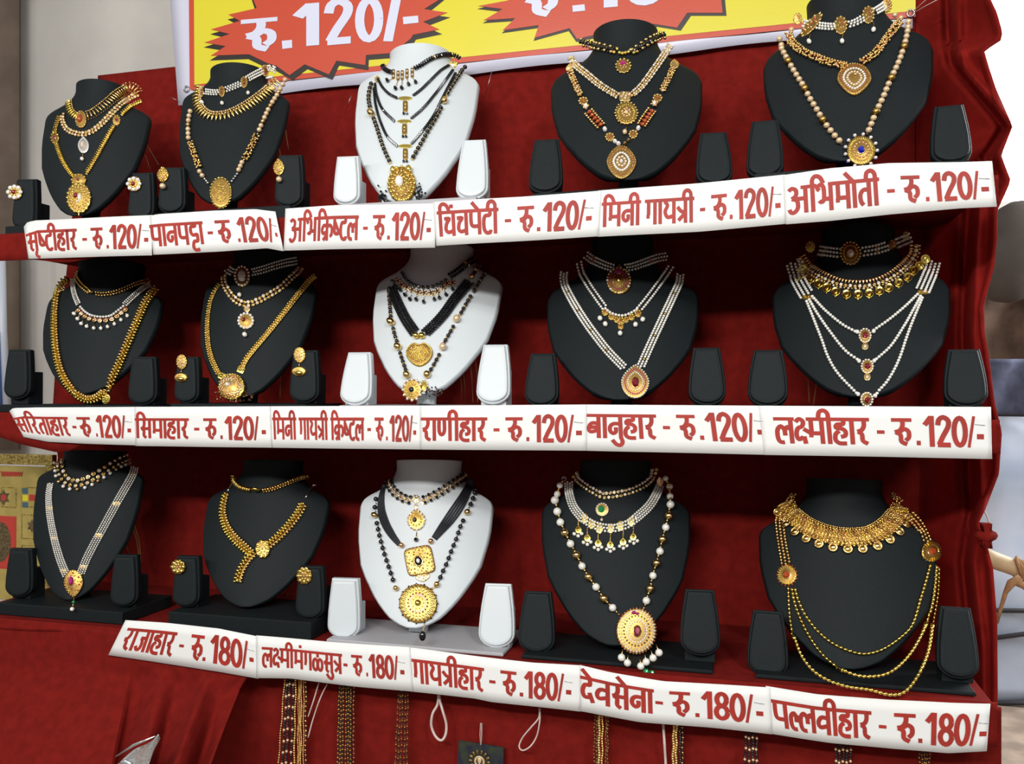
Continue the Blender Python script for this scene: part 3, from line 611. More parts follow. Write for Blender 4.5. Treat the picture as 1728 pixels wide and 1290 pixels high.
for key, par in FIT.items():
    r, c = key; white = c == '3'; m = 'white_leather' if white else 'black_velvet'; sz = SHZ[r]
    t = thing('bust_display', ('white' if white else 'black')+' necklace bust with two earring pads, %s on the %s shelf' % (COLN[c] if not white else 'in the centre', ROWN[r]), 'display', (par[0], .1, sz), 'necklace bust displays')
    mb = MB(); C = bust_mesh(mb, par, m); V = np.concatenate(mb.v); Fc = list(mb.f); bust = mb.build('bust', t)
    pl, pr = PADS[key]
    p1 = pix(pl[0], pl[3], .045); p2 = pix(pr[1], pr[3], .045)
    zt = max(sz+.006, min(par[1]-.003, min(p1.z, p2.z)))
    mb = MB(); box(mb, p1.x+.012, p2.x-.010, .022, .150, sz+.0005, zt, 'grey_board' if white else m, .0015); base = mb.build('base_plate', t)
    # strut that holds the bust
    mb = MB(); q = Vector((par[0]-math.sin(par[4])*.03, .06, 0)); up = [Vector((q.x, .098, zt)), Vector((q.x, .110, zt+.05)), Vector((q.x, .132, zt+.11))]
    mb.tube(up, [.016, .014, .012], m, 10); mb.build('strut', t)
    PYAW[0] = par[4]*.7
    objs = [pad('earring_pad', t, zt, *pl, m), pad('earring_pad', t, zt, *pr, m)]
    vv = [tuple(x) for x in V]; ff = list(Fc)
    BV[key] = BVHTree.FromPolygons(vv, ff)
    pv = []; pf = []
    for o in objs:
        k0 = len(pv); pv += [tuple(o.matrix_world @ v.co) if False else tuple(v.co) for v in o.data.vertices]; pf += [tuple(i+k0 for i in p.vertices) for p in o.data.polygons]
    BV[key+'p'] = BVHTree.FromPolygons(pv, pf)
# ---------------------------------------------------------------- jewellery engine
ZM = {'11':(0,80,4.031),'12':(260,70,4.03),'13':(540,50,4.031),'14':(860,10,3.91),'15':(1230,0,3.47),'21':(0,400,4.3),'22':(270,400,4.3),'23':(560,410,4.447),'24':(860,400,4.3),'25':(1240,370,3.541),
      '31':(0,740,4.162),'32':(270,760,4.16),'33':(540,760,3.685),'34':(860,770,3.486),'35':(1220,780,3.146)}
def world_px(p):
    d = RM.transposed() @ (Vector(p)-CAM); return (864-F*d.x/d.z, 645+F*d.y/d.z)
BOT = {k: world_px((q[0], .06, q[1]))[1] for k, q in FIT.items()}
LOWY = {'35': -.007}; LOWY.update({r+c: .042 for r in '12' for c in '12345'})
class J:
    """one piece of jewellery resting on display `key`"""
    def __init__(s, key, name, label, cat, group, surf=''):
        s.key = key; s.z = ZM[key]; s.bv = BV[key+surf]; s.ispad = surf == 'p'; s.bot = BOT[key]; s.name = name; s.args = (name, label, cat, group); s.root = None; s.mb = MB(); s.last = None
        s.raws = []; s.seed = random.Random(sum(map(ord, label)))
    def P(s, q): return (s.z[0]+q[0]/s.z[2], s.z[1]+q[1]/s.z[2])
    def ensure(s, loc):
        if s.root is None: s.root = thing(*s.args[:3], loc, s.args[3])
    def hit(s, px, py, last=None):
        d = ray(px, py); h = s.bv.ray_cast(CAM, d)
        if h[0] is not None:
            n = h[1] if h[1].dot(d) < 0 else -h[1]; return h[0], n, True
        if last is None:      # search nearby inward
            best = None
            for rr in (3, 6, 10, 16, 24, 36, 50):
                for k in range(12):
                    h = s.bv.ray_cast(CAM, ray(px+rr*math.cos(k*.5236), py+rr*math.sin(k*.5236)))
                    if h[0] is not None: best = h; break
                if best: break
            last = best[0] if best else pix(px, py, .06)
        g = -(RM @ Vector((0, 0, -1))); g.z = 0; g.normalize()
        return plane_hit(px, py, last, g), g, False
    def low(s, py): return py > s.bot-75 and s.z is not None and not s.ispad
    def path(s, pts, lift=0.0):
        q = catmull([s.P(p) for p in pts], 2.0); H = [s.hit(p[0], p[1]) if False else None for p in q]; out = []; last = None
        raw = [(p, s.bv.ray_cast(CAM, ray(*p))) for p in q]
        good = [i for i, (_, h) in enumerate(raw) if h[0] is not None]
        for i, (p, h) in enumerate(raw):
            if h[0] is not None:
                n = h[1] if h[1].dot(ray(*p)) < 0 else -h[1]; out.append((h[0], n))
            else:
                l = raw[min(good, key=lambda g: abs(g-i))][1][0] if good else None
                if s.low(p[1]) and l is not None: l = pix(p[0], p[1], min(l.y, LOWY.get(s.key, .016)+.05*max(0, min(1, (s.bot-p[1])/75))))
                a, b, _ = s.hit(p[0], p[1], l); out.append((a, b))
        # smooth depth jumps and normals
        D = np.array([(a-CAM).length for a, _ in out]); 
        for _ in range(3): D[1:-1] = np.minimum(D[1:-1], (D[:-2]+D[1:-1]*2+D[2:])/4+.0004)
        N = np.array([tuple(b) for _, b in out])
        for _ in range(4): N[1:-1] = (N[:-2]+N[1:-1]*2+N[2:])/4
        res = []
        for (a, b), d, n in zip(out, D, N):
            n = Vector(n).normalized(); res.append(((CAM+(a-CAM).normalized()*d), n))
        return res
    def strand(s, pts, rows, name='bead_strand', ind=False, tm=None, lift=0.0):
        H = s.path(pts); P = np.array([tuple(a) for a, _ in H]); N = np.array([tuple(b) for _, b in H])
        seg = np.linalg.norm(np.diff(P, axis=0), axis=1); L = np.concatenate([[0], np.cumsum(seg)]); tot = L[-1]; s.ensure(tuple(P[len(P)//2]))
        mpp = float(np.mean([depth(Vector(p)) for p in P[::8]]))/F
        mb = s.mb if not ind else MB(); mpp *= 1.1
        for row in rows:
            off, el, sz, m, pitch = row[:5]; ph = row[5] if len(row) > 5 else 0; up = row[6] if len(row) > 6 else 0
            ms = m if isinstance(m, (list, tuple)) else [m]; pm = pitch*mpp; n = max(1, int(round(tot/pm)))
            for i in range(n):
                l = (i+.5+ph)*tot/n
                if l > tot: continue
                p = np.array([np.interp(l, L, P[:, k]) for k in range(3)]); nn = np.array([np.interp(l, L, N[:, k]) for k in range(3)]); nn /= np.linalg.norm(nn)
                a = max(0, l-pm*.8); b = min(tot, l+pm*.8); T = np.array([np.interp(b, L, P[:, k])-np.interp(a, L, P[:, k]) for k in range(3)])
                T -= nn*(T@nn); T /= (np.linalg.norm(T) or 1); S = -np.cross(nn, T); T = -np.cross(S, nn)
                mm = ms[i % len(ms)]
                sc = sz[i % len(sz)] if isinstance(sz, list) else sz
                if not isinstance(sc, tuple): sc = (sc, sc, sc)
                sc = tuple(x*mpp*.5 for x in sc); hgt = sc[2]+(up+lift)*mpp
                M = np.eye(4); M[:3, 0] = T; M[:3, 1] = -S; M[:3, 2] = nn; M[:3, 3] = p+S*(off*mpp)+nn*(hgt+.0003)
                e = el[i % len(el)] if isinstance(el, list) else el
                if ind:
                    s.single(name, e, M, sc, mm)
                else: s.elem(mb, e, M, sc, mm)
        if tm: mb2 = s.mb; mb2.tube([Vector(p)+Vector(n)*.0012 for p, n in zip(P[::3], N[::3])], tm[1]*mpp*.5, tm[0], 5)
        return H
    def single(s, name, e, M, sc, mm):
        key = (e, mm)
        if key not in SINGLE:
            q = MB(); v, f = TPL[e]; q.raw(v, f, mm, e not in FLAT); me = bpy.data.meshes.new(name); me.from_pydata(v.tolist(), [], f); me.materials.append(MATS[mm])
            me.polygons.foreach_set('use_smooth', [e not in FLAT]*len(f)); SINGLE[key] = me
        o = bpy.data.objects.new(name, SINGLE[key]); COL.objects.link(o); o.parent = s.root
        X = Matrix([list(r) for r in M]) @ Matrix.Diagonal((*sc, 1)); o.matrix_parent_inverse = Matrix.Translation(-s.root.location); o.matrix_basis = X
    def elem(s, mb, e, M, sc, m):
        if e == 'stone':      # gem in a metal collar
            mm = m if isinstance(m, tuple) else ('gold', m); mb.put('ring', M, (sc[0], sc[1], sc[2]*.5), mm[0]); mb.put('dome', M, (sc[0]*.78, sc[1]*.78, sc[2]), mm[1])
        elif e == 'cluster':
            for k in range(5):
                a = k*2.4+s.seed.random(); M2 = M.copy(); M2[:3, 3] = M[:3, 3]+M[:3, 0]*sc[0]*.7*math.cos(a)*s.seed.random()+M[:3, 1]*sc[1]*.75*math.sin(a)
                mb.put('sph', M2, (sc[0]*.42, sc[0]*.42, sc[2]*.6), m if s.seed.random() > .18 else 'rose_gold')
        elif e == 'flower':
            n = 7
            for k in range(n):
                a = 2*math.pi*k/n; M2 = M.copy(); ax = M[:3, 0]*math.cos(a)+M[:3, 1]*math.sin(a); bx = -M[:3, 0]*math.sin(a)+M[:3, 1]*math.cos(a)
                M2[:3, 0] = ax; M2[:3, 1] = bx; M2[:3, 3] = M[:3, 3]+ax*sc[0]*.62; mm = m if isinstance(m, tuple) else (m, m)
                mb.put('petal', M2, (sc[0]*.38, sc[0]*.27, sc[2]*.7), mm[0])
            M2 = M.copy(); M2[:3, 3] = M[:3, 3]+M[:3, 2]*sc[2]*.4; mb.put('dome', M2, (sc[0]*.34, sc[0]*.34, sc[2]*.8), (m if isinstance(m, tuple) else (m, m))[1])
        else: mb.put(e, M, sc, m)
    def flush(s, name, stuff=False):
        if s.mb.n: s.mb.build(name, s.root, stuff)
        s.mb = MB()
    def frame(s, x, y, w, h, rot=0, lift=0):
        """tangent frame at zoom point; returns M (unit axes), half sizes in metres matching the pixel size w x h (zoom px)"""
        px, py = s.P((x, y)); p, n, ok = s.hit(px, py)
        if not ok and s.low(py): p, n, ok = s.hit(px, py, pix(px, py, LOWY.get(s.key, .016)))
        if ok:
            ns = n.copy()
            for dx, dy in ((4, 0), (-4, 0), (0, 4), (0, -4)):
                q, m_, o2 = s.hit(px+dx, py+dy)
                if o2: ns += m_
            n = ns.normalized()
        r = rot; hx = w/s.z[2]/2; hy = h/s.z[2]/2
        ux = plane_hit(px+hx*math.cos(r), py+hx*math.sin(r), p, n)-p; uy = plane_hit(px+hy*math.sin(r), py-hy*math.cos(r), p, n)-p
        X = ux.normalized(); Yv = (uy-X*uy.dot(X)); Yn = Yv.normalized()
        M = np.eye(4); M[:3, 0] = X; M[:3, 1] = Yn; M[:3, 2] = n; M[:3, 3] = p+n*lift; s.ensure(tuple(p))
        # keep picture shear: use the true uy as the y column if not too oblique
        M[:3, 1] = uy.normalized() if uy.normalized().dot(Yn) > .8 else Yn
        return M, ux.length, uy.length
    def pendant(s, x, y, w, h, shape, layers, rot=0, thick=.18, base='gold', name='pendant', lift=.0006, dome=.3):
        M, a, b = s.frame(x, y, w, h, rot, lift); mb = MB(); R = SHAPES[shape]; T = thick*min(a, b); n = 40
        th = [2*math.pi*k/n for k in range(n)]; O = [R(t) for t in th]
        rings = [(1, 0), (1, .5), (.93, .8), (.8, .75), (.4, .9+dome), (.05, 1+dome)]
        v = []; f = []
        for sc, z in rings:
            for (ox, oy) in O: v.append(M[:3, 3]+M[:3, 0]*a*ox*sc+M[:3, 1]*b*oy*sc+M[:3, 2]*T*z)
        for i in range(len(rings)-1):
            for k in range(n): f.append((i*n+k, i*n+(k+1) % n, (i+1)*n+(k+1) % n, (i+1)*n+k))
        f.append(tuple((len(rings)-1)*n+k for k in range(n))); f.append(tuple(range(n))[::-1])
        if base in ('gold', 'yellow_gold', 'rose_gold') and len(layers) > 1: base = 'dark_gold'  # darker base colour stands in for the shade between raised pieces
        if base: mb.raw(v, f, base)
        for L in layers:
            k = L[0]
            if k == 'ring':        # rad, count, elem, size(frac of a), mat[, height]
                _, rad, cnt, el, sz, m = L[:6]; hh = L[6] if len(L) > 6 else .85; ms = m if isinstance(m, list) else [m]
                pts = [R(2*math.pi*i/240) for i in range(241)]; d = [0]
                for i in range(240): d.append(d[-1]+math.hypot((pts[i+1][0]-pts[i][0])*a, (pts[i+1][1]-pts[i][1])*b))
                for i in range(cnt):
                    l = d[-1]*i/cnt; ox = np.interp(l, d, [q[0] for q in pts]); oy = np.interp(l, d, [q[1] for q in pts])
                    M2 = M.copy(); out = M[:3, 0]*a*ox+M[:3, 1]*b*oy; M2[:3, 3] = M[:3, 3]+out*rad+M[:3, 2]*T*hh; o = out/(np.linalg.norm(out) or 1)
                    M2[:3, 0] = o; M2[:3, 1] = np.cross(M[:3, 2], o); sz2 = sz if isinstance(sz, tuple) else (sz, sz, sz*.7)
                    s.elem(mb, el, M2, tuple(q*a for q in sz2), ms[i % len(ms)])
            elif k == 'c':         # ox, oy, elem, (sx, sy, sz) frac, mat, height
                _, ox, oy, el, sz, m = L[:6]; hh = L[6] if len(L) > 6 else 1.1
                M2 = M.copy(); M2[:3, 3] = M[:3, 3]+M[:3, 0]*a*ox+M[:3, 1]*b*oy+M[:3, 2]*T*hh; s.elem(mb, el, M2, (sz[0]*a, sz[1]*b, sz[2]*a), m)
            elif k == 'scatter':   # n, elem, size, mats, radius
                _, cnt, el, sz, m, rad = L[:6]
                for i in range(cnt):
                    q = math.sqrt((i+.5)/cnt)*rad; t = i*2.39996; ox, oy = R(t); M2 = M.copy(); M2[:3, 3] = M[:3, 3]+M[:3, 0]*a*ox*q+M[:3, 1]*b*oy*q+M[:3, 2]*T*(.9+dome*(1-q)); s.elem(mb, el, M2, (sz*a, sz*a, sz*a*.8), m[i % len(m)])
        mb.build(name, s.root)
    def drop(s, x, y, d, m='pearl', stem=None, el='ball', w=None, name='bead_drop'):
        """hanging bead of diameter d (zoom px) at x, y; stem=(x, y) where its wire starts"""
        M, a, b = s.frame(x, y, w or d, d, 0, 0); M2 = M.copy(); M2[:3, 3] = M[:3, 3]+M[:3, 2]*(a+.0003); mb = MB(); mb.put(el, M2, (a, b, a), m)
        if stem:
            M3, _, _ = s.frame(stem[0], stem[1], d, d); mb.tube([M3[:3, 3]+M3[:3, 2]*.001, M2[:3, 3]], d/s.z[2]*.09*depth(Vector(M[:3, 3]))/F, 'gold', 5)
        mb.build(name, s.root)
    def tubes(s, pts, r, m, name='cord', off=(0,)):
        H = s.path(pts); mb = MB(); s.ensure(tuple(H[0][0])); mpp = depth(H[0][0])/F
        for o in off:
            L = []
            for i in range(0, len(H), 2):
                T = (H[min(i+2, len(H)-1)][0]-H[max(i-2, 0)][0]).normalized(); S = -H[i][1].cross(T); k = .35+.65*math.sin(math.pi*i/len(H)); L.append(H[i][0]+S*(o*k*mpp)+H[i][1]*(r*mpp*.5))
            if len(L) > 1: mb.tube(L, r*mpp*.5, m, 6)
        mb.build(name, s.root)
    def free(s, pts, Y, r, m, name='adjusting_cord'):
        """thin cord hanging behind the bust at depth Y"""
        mb = MB()
        for line in pts:
            q = catmull([s.P(p) for p in line], 6); mb.tube([pix(p[0], p[1], Y+.01*math.sin(i*.2)) for i, p in enumerate(q)], r, m, 5)
        s.ensure((0, 0, 0)); mb.build(name, s.root)
SINGLE = {}
def _rad(fn): return lambda t: (fn(t)*math.cos(t), fn(t)*math.sin(t))
def _tear(t):    # point up
    y = math.sin(t); x = math.cos(t); return (x*(1-.35*max(0, y)**1.2)*(1 if y < 0 else math.sqrt(max(0, 1-y**4)) if y < .98 else .12), y)
def _paan(t):    # leaf, point down
    y = math.sin(t); x = math.cos(t); k = max(0, -y); return (x*(1-.28*k**2)*(1 if k == 0 else 1), y if y > 0 else -(k**1.35)*1.0)
def _leaf(t):    # pointed both ends, wide middle
    y = math.sin(t); x = math.cos(t); return (x*abs(x)**.15 if abs(x) > .02 else 0, math.copysign(abs(y)**1.25, y))
def _heart(t):
    y = math.sin(t); x = math.cos(t); return (x*(1 if y > 0 else 1-.25*y*y), y*(1.0 if y < 0 else .8)-(.22*math.exp(-(x/.25)**2) if y > 0 else 0))
def _sq(t):
    c, s_ = math.cos(t), math.sin(t); k = (abs(c)**6+abs(s_)**6)**(-1/6); return (c*k, s_*k)
SHAPES = {'round': _rad(lambda t: 1), 'scallop': _rad(lambda t: .93+.07*abs(math.cos(t*8))), 'flower': _rad(lambda t: .88+.12*abs(math.cos(t*5))), 'tear': _tear, 'paan': _paan, 'leaf': _leaf, 'heart': _heart, 'square': _sq, 'spiky': _rad(lambda t: .93+.07*(math.cos(t*28)))}
G3 = lambda d, m, p: [(-d, 'sph', p, m, p), (0, 'sph', p, m, p, .5), (d, 'sph', p, m, p)]
def pearls(n, p, m='pearl', gap=None):
    g = gap or p*1.02; return [((i-(n-1)/2)*g, 'sph', p*.96, m, p*1.06, .5*(i % 2)) for i in range(n)]
def ribs(w, pitch=4.2, m='yellow_gold', edge=True):
    r = [(0, 'sph', (pitch*.72, w*1.1, w*.42), m, pitch), (0, 'sph', (pitch, w*.7, w*.16), 'dark_gold', pitch, .5)]
    if edge: r += [(-w*.25, 'sph', (pitch*.5, pitch*.8, pitch), m, pitch, .0, 1), (w*.25, 'sph', (pitch*.5, pitch*.8, pitch), m, pitch, .0, 1)]
    return r
# ---------------------------------------------------------------- jewellery
GC = 'chokers round the bust necks'; GN = 'necklaces on the busts'; GL = 'long necklaces on the busts'; GE = 'earrings on the pads'
def necklace(key, name, label, g): return J(key, name, label, 'necklace' if name != 'choker' else 'choker', g)
def V(c, *strs):   # helper: strands of the same rows
    j, rows = c
    for s_ in strs: j.strand(s_, rows)
GEMR = ('ring', .82, 22, 'sph', .085, 'gold')
def sun(j, x, y, w, h, shape='scallop', base='gold', outer=('sph', .09, 'gold', 22), inner=('sph', .07, 'dark_gold', 14), c=('dome', 'ruby', .28), name='pendant', extra=(), rot=0, thick=.2):
    L = [('ring', .9, outer[3], outer[0], outer[1], outer[2])]
    if inner: L.append(('ring', .56, inner[3], inner[0], inner[1], inner[2], 1.0))
    if c: L += [('c', 0, 0, 'ring', (c[2]*1.25, c[2]*1.25, .1), 'gold', 1.15), ('c', 0, 0, c[0], (c[2], c[2], .16), c[1], 1.2)]
    j.pendant(x, y, w, h, shape, L+list(extra), rot, thick, base, name)
# ================= top shelf, far left
k = '11'
j = necklace(k, 'choker', 'gold ribbed choker with an oval red stone on the far left top bust', GC)
j.strand([(470, 372), (478, 430), (510, 470), (540, 482)], [(0, 'sph', (3.2, 12, 4), 'yellow_gold', 4.6), (-6, 'sph', 2.6, 'gold', 3.2)])
j.strand([(590, 470), (640, 450), (700, 408), (770, 350), (830, 300), (880, 272), (925, 290), (945, 320)], [(0, 'sph', (3, 13, 4), 'gold', 5.2), (-7, 'sph', 2.8, 'gold', 3.4), (7, 'sph', 2.4, 'dark_gold', 3.6)])
sun(j, 553, 492, 78, 120, 'round', outer=('sph', .12, 'gold', 18), inner=None, c=None, extra=[('c', -.1, .05, 'dome', (.5, .5, .5), 'orange_stone', 1)]); j.flush('ribbed_band', True)
j = necklace(k, 'necklace', 'pinkish clear stone necklace with a drop pendant and pearl on the far left top bust', GN)
j.strand([(430, 450), (432, 510), (460, 560), (510, 585), (570, 592), (630, 572), (700, 515), (770, 440), (830, 385), (885, 345), (935, 322)], [(-2.2, 'stone', (5.4, 5.4, 3.5), ('gold', 'champagne_stone'), 5.4), (2.4, 'stone', (5, 5, 3), ('rose_gold', 'champagne_stone'), 5.2, .5)]); j.flush('stone_band', True)
j.pendant(570, 665, 78, 118, 'tear', [('ring', .82, 20, 'sph', .13, 'white_stone'), ('c', 0, -.1, 'gem', (.42, .5, .5), 'champagne_stone')], base='silver'); j.drop(565, 765, 26, 'pearl', (568, 722))
j = necklace(k, 'long_necklace', 'yellow gold ribbed necklace with a large oval flower pendant on the far left top bust', GL)
for q in ([(412, 470), (388, 540), (376, 600)], [(388, 650), (410, 720), (445, 800), (500, 880)], [(970, 368), (915, 392), (860, 430), (830, 460)], [(778, 535), (740, 600), (690, 690), (640, 780), (590, 862)]): j.strand(q, ribs(8.5, 3.6))
j.flush('ribbed_chain', True)
for x, y in ((378, 618), (793, 498)): sun(j, x, y, 56, 78, 'flower', 'yellow_gold', ('petal', .16, 'yellow_gold', 10), None, ('dome', 'ruby', .36), 'side_flower')
sun(j, 540, 905, 105, 90, 'flower', 'yellow_gold', ('petal', .14, 'yellow_gold', 12), None, ('dome', 'ruby', .2), 'connector')
j.pendant(541, 1028, 170, 222, 'scallop', [('ring', .9, 18, 'dome', (.13, .1, .06), 'yellow_gold'), ('scatter', 60, 'sph', .075, ['yellow_gold'], .6), ('ring', .66, 20, 'petal', (.13, .06, .05), 'gold', 1.0), ('c', -.2, .12, 'dome', (.2, .18, .18), 'ruby', 1.1), ('c', .12, 0, 'gem', (.16, .24, .12), 'white_stone', 1.2), ('c', -.04, -.26, 'gem', (.2, .1, .1), 'champagne_stone', 1.1), ('c', 0, -1.0, 'tear', (.06, .14, .06), 'yellow_gold', .5)], base='yellow_gold')
def earring(key, x, y, w, h, style, label):
    j = J(key, 'earring', label, 'earring', GE, 'p')
    if style == 'flower': sun(j, x, y, w, h, 'flower', 'yellow_gold', ('petal', (.26, .2, .12), 'gold', 8), None, ('dome', 'ruby', .3), 'flower_stud'); 
    elif style == 'white_flower': j.pendant(x, y, w, h, 'flower', [('ring', .78, 8, 'dome', .24, 'white_stone'), ('ring', .45, 8, 'petal', .18, 'yellow_gold', 1.0), ('c', -.05, 0, 'dome', (.3, .3, .25), 'ruby', 1.1)], base='gold', name='flower_stud')
    elif style == 'petals': j.pendant(x, y, w, h, 'flower', [('ring', .72, 8, 'petal', (.3, .24, .16), 'yellow_gold', .8), ('ring', .36, 6, 'dome', .16, 'gold', 1.0), ('c', 0, 0, 'dome', (.16, .16, .2), 'rose_gold', 1.1)], base='yellow_gold', name='flower_stud')
    elif style == 'tear':
        j.pendant(x, y, w, h, 'tear', [('scatter', 30, 'sph', .17, ['yellow_gold', 'gold'], .9), ('c', .1, -.45, 'dome', (.3, .2, .2), 'rose_gold')], base='gold', name='leaf_stud'); j.drop(x+8, y+h*.5+w*.42, w*.52, 'champagne_pearl', (x+6, y+h*.45))
    elif style == 'bell':
        j.pendant(x, y, w, h, 'round', [('ring', .85, 14, 'sph', .17, 'gold'), ('scatter', 16, 'sph', .16, ['gold', 'champagne_stone', 'rose_gold'], .65)], base='dark_gold', name='oval_stud')
        j.pendant(x-4, y+h*1.02, w*1.2, h*.58, 'round', [('c', .1, -.3, 'dome', (.5, .5, .25), 'yellow_gold'), ('ring', 1, 20, 'sph', .06, 'gold', .2)], base='dark_gold', thick=.5, name='bell'); mb = MB()
        M, a, b = j.frame(x, y+h*.5, 6, 30); M2, _, _ = j.frame(x-3, y+h*.75, 6, 6); mb.tube([M[:3, 3]+M[:3, 2]*.0015, M2[:3, 3]+M2[:3, 2]*.002], .0009, 'gold', 5); mb.build('link', j.root)
earring(k, 105, 988, 108, 108, 'white_flower', 'gold flower stud with clear stones on the leftmost pad of the top shelf')
earring(k, 915, 932, 104, 108, 'white_flower', 'gold flower stud with red centre on the pad right of the far left top bust')
# ================= top shelf, second
k = '12'
j = necklace(k, 'choker', 'three row pearl choker with dark red enamel bars on the second top bust', GC)
for q in ([(345, 345), (400, 352), (440, 352)], [(485, 335), (540, 315), (590, 292)], [(632, 262), (690, 225), (735, 200)], [(765, 188), (800, 185), (825, 200)]): j.strand(q, pearls(3, 3.7))
j.flush('pearl_rows', True)
for x, y, w, h in ((322, 345, 34, 74), (462, 342, 44, 76), (612, 278, 48, 80), (748, 200, 50, 80)):
    j.pendant(x, y, w, h, 'round', [('ring', .85, 14, 'sph', .2, 'gold'), ('c', 0, .3, 'dome', (.3, .2, .3), 'ruby'), ('c', 0, -.3, 'dome', (.3, .2, .3), 'ruby')], base='dark_gold', name='enamel_bar')
for x, y in ((335, 422), (467, 427), (640, 357), (757, 250)): j.drop(x, y, 25, 'pearl', (x-4, y-32))
j = necklace(k, 'necklace', 'gold spiked collar necklace on the second top bust', GN)
j.strand([(318, 300), (300, 380), (322, 450), (375, 497), (450, 503), (530, 483), (620, 437), (700, 383), (780, 318), (838, 255)], [(-5, 'sph', 3.4, ['champagne_pearl', 'gold'], 3.6), (-1.5, 'dome', (4, 4, 3), 'gold', 4.6), (5, 'tear', (4.4, 12, 4.4), ['yellow_gold', 'gold'], 5.6)]); j.flush('spiked_collar', True)
j = necklace(k, 'long_necklace', 'champagne pearl string with gold clusters and oval gold pendant, second top bust', GL)
for q in ([(262, 470), (248, 530), (243, 600), (246, 680)], [(310, 880), (345, 935)], [(903, 252), (868, 320), (825, 385), (785, 450), (748, 530), (708, 625)], [(605, 820), (572, 895)]): j.strand(q, [(0, 'ball', 7.6, ['champagne_pearl', 'champagne_pearl', 'champagne_pearl', 'gold'], 7.9)], 'pearl', ind=True)
for q in ([(255, 690), (275, 750), (295, 810), (318, 870)], [(700, 640), (668, 710), (640, 770), (612, 815)]): j.strand(q, [(0, 'cluster', (9, 11, 8), 'gold', 5.5)])
j.strand([(345, 935), (375, 975)], [(0, 'fac', 4.5, 'silver', 5)]); j.strand([(572, 900), (525, 965)], [(0, 'fac', 4.5, 'silver', 5)]); j.flush('bead_clusters', True)
j.pendant(455, 1032, 138, 205, 'round', [('ring', 1.02, 26, 'tear', (.05, .18, .05), 'yellow_gold', .3), ('ring', .86, 26, 'sph', .06, 'gold'), ('scatter', 44, 'sph', .1, ['yellow_gold', 'gold', 'dark_gold'], .58), ('ring', .62, 20, 'bar', (.05, .08, .04), 'yellow_gold', 1.0)], base='yellow_gold')
earring(k, 62, 905, 78, 108, 'tear', 'gold leaf earring with a hanging pearl on the pad left of the second top bust')
earring(k, 850, 855, 76, 118, 'tear', 'gold leaf earring with a hanging pearl on the pad right of the second top bust')
# ================= top shelf, white
k = '13'
j = necklace(k, 'choker', 'black bead choker with five gold bars on the white top bust', GC)
for q in ([(425, 240), (438, 270), (465, 290), (495, 300)], [(640, 275), (690, 250), (740, 215), (800, 188), (870, 172), (930, 185), (955, 205)]): j.strand(q, [(0, 'fac', (4.2, 9, 6), ['black_bead']*9+['gold'], 4)])
j.flush('black_beads', True)
for x, y, bx, by in ((500, 305, 465, 355), (532, 315, 518, 408), (560, 312, 560, 405), (592, 302, 605, 380), (628, 295, 652, 365)):
    j.pendant(x, y, 22, 68, 'square', [('c', 0, .5, 'gem', (.8, .2, .5), 'champagne_stone'), ('c', 0, -.4, 'gem', (.8, .2, .5), 'champagne_stone')], base='gold', name='gold_bar'); j.drop(bx, by, 27, 'black_bead', (x, y+30), 'fac')
j = necklace(k, 'necklace', 'three tiered black seed bead necklace with small gold links on the white top bust', GN)
BK = [(0, 'fac', 4.2, 'black_bead', 3.6), (1.2, 'fac', 3.4, 'black_bead', 3.6, .5)]
for q in ([(398, 335), (430, 395), (475, 442), (528, 470)], [(632, 455), (690, 410), (760, 340), (820, 282), (872, 250)], [(380, 370), (392, 450), (430, 545), (510, 628)], [(618, 612), (700, 540), (780, 445), (850, 350), (900, 280)],
          [(372, 400), (385, 520), (420, 640), (465, 735), (528, 797)], [(620, 785), (700, 690), (770, 590), (840, 450), (918, 300)]): j.strand(q, BK)
j.flush('seed_beads', True)
for x, y in ((580, 478), (575, 635), (580, 803)):
    j.pendant(x, y-8, 96, 26, 'round', [('ring', .9, 16, 'sph', .07, 'yellow_gold')], base='yellow_gold', name='gold_link'); j.pendant(x+1, y+46, 34, 74, 'square', [('c', 0, .4, 'dome', (.5, .25, .3), 'yellow_gold'), ('c', -.1, -.2, 'dome', (.5, .25, .3), 'gold')], base='gold', name='gold_link')
    j.drop(x-9, y+98, 19, 'black_bead', el='fac'); j.drop(x+12, y+98, 19, 'black_bead', el='fac')
for x, y, w in ((905, 238, 70), (392, 340, 36)): j.pendant(x, y, w, 48, 'flower', [('ring', .7, 6, 'dome', .24, 'yellow_gold')], base='gold', name='clasp')
j = necklace(k, 'long_necklace', 'black and gold bead string with an ornate round gold pendant on the white top bust', GL)
for q in ([(362, 365), (346, 420), (340, 480), (350, 545)], [(370, 605), (395, 680), (415, 745), (440, 820), (482, 915)], [(1000, 248), (965, 285), (925, 345), (885, 405), (858, 455)], [(828, 530), (790, 605), (740, 690), (690, 780), (628, 890)]):
    j.strand(q, [(0, 'ball', 7.0, 'black_bead', 8.4)], 'black_bead', ind=True); j.strand(q, [(0, 'sph', (1.8, 5.4, 5.4), 'gold', 8.4, .5)])
j.flush('gold_spacers', True)
for x, y in ((360, 582), (843, 493)): j.drop(x, y, 44, 'gold', name='gold_ball')
j.pendant(560, 1062, 195, 250, 'scallop', [('ring', .9, 20, 'dome', (.12, .12, .1), 'yellow_gold'), ('scatter', 70, 'sph', .07, ['yellow_gold', 'gold'], .75), ('ring', .66, 16, 'petal', (.16, .09, .08), 'gold', 1.0), ('c', -.15, .08, 'dome', (.3, .3, .2), 'white_stone', 1.2), ('ring', .4, 12, 'sph', .08, 'yellow_gold', 1.2), ('c', -.6, .75, 'dome', (.22, .2, .2), 'yellow_gold', .8), ('c', .5, .8, 'dome', (.22, .2, .2), 'yellow_gold', .8)], base='yellow_gold', thick=.3)
mbx = j.mb
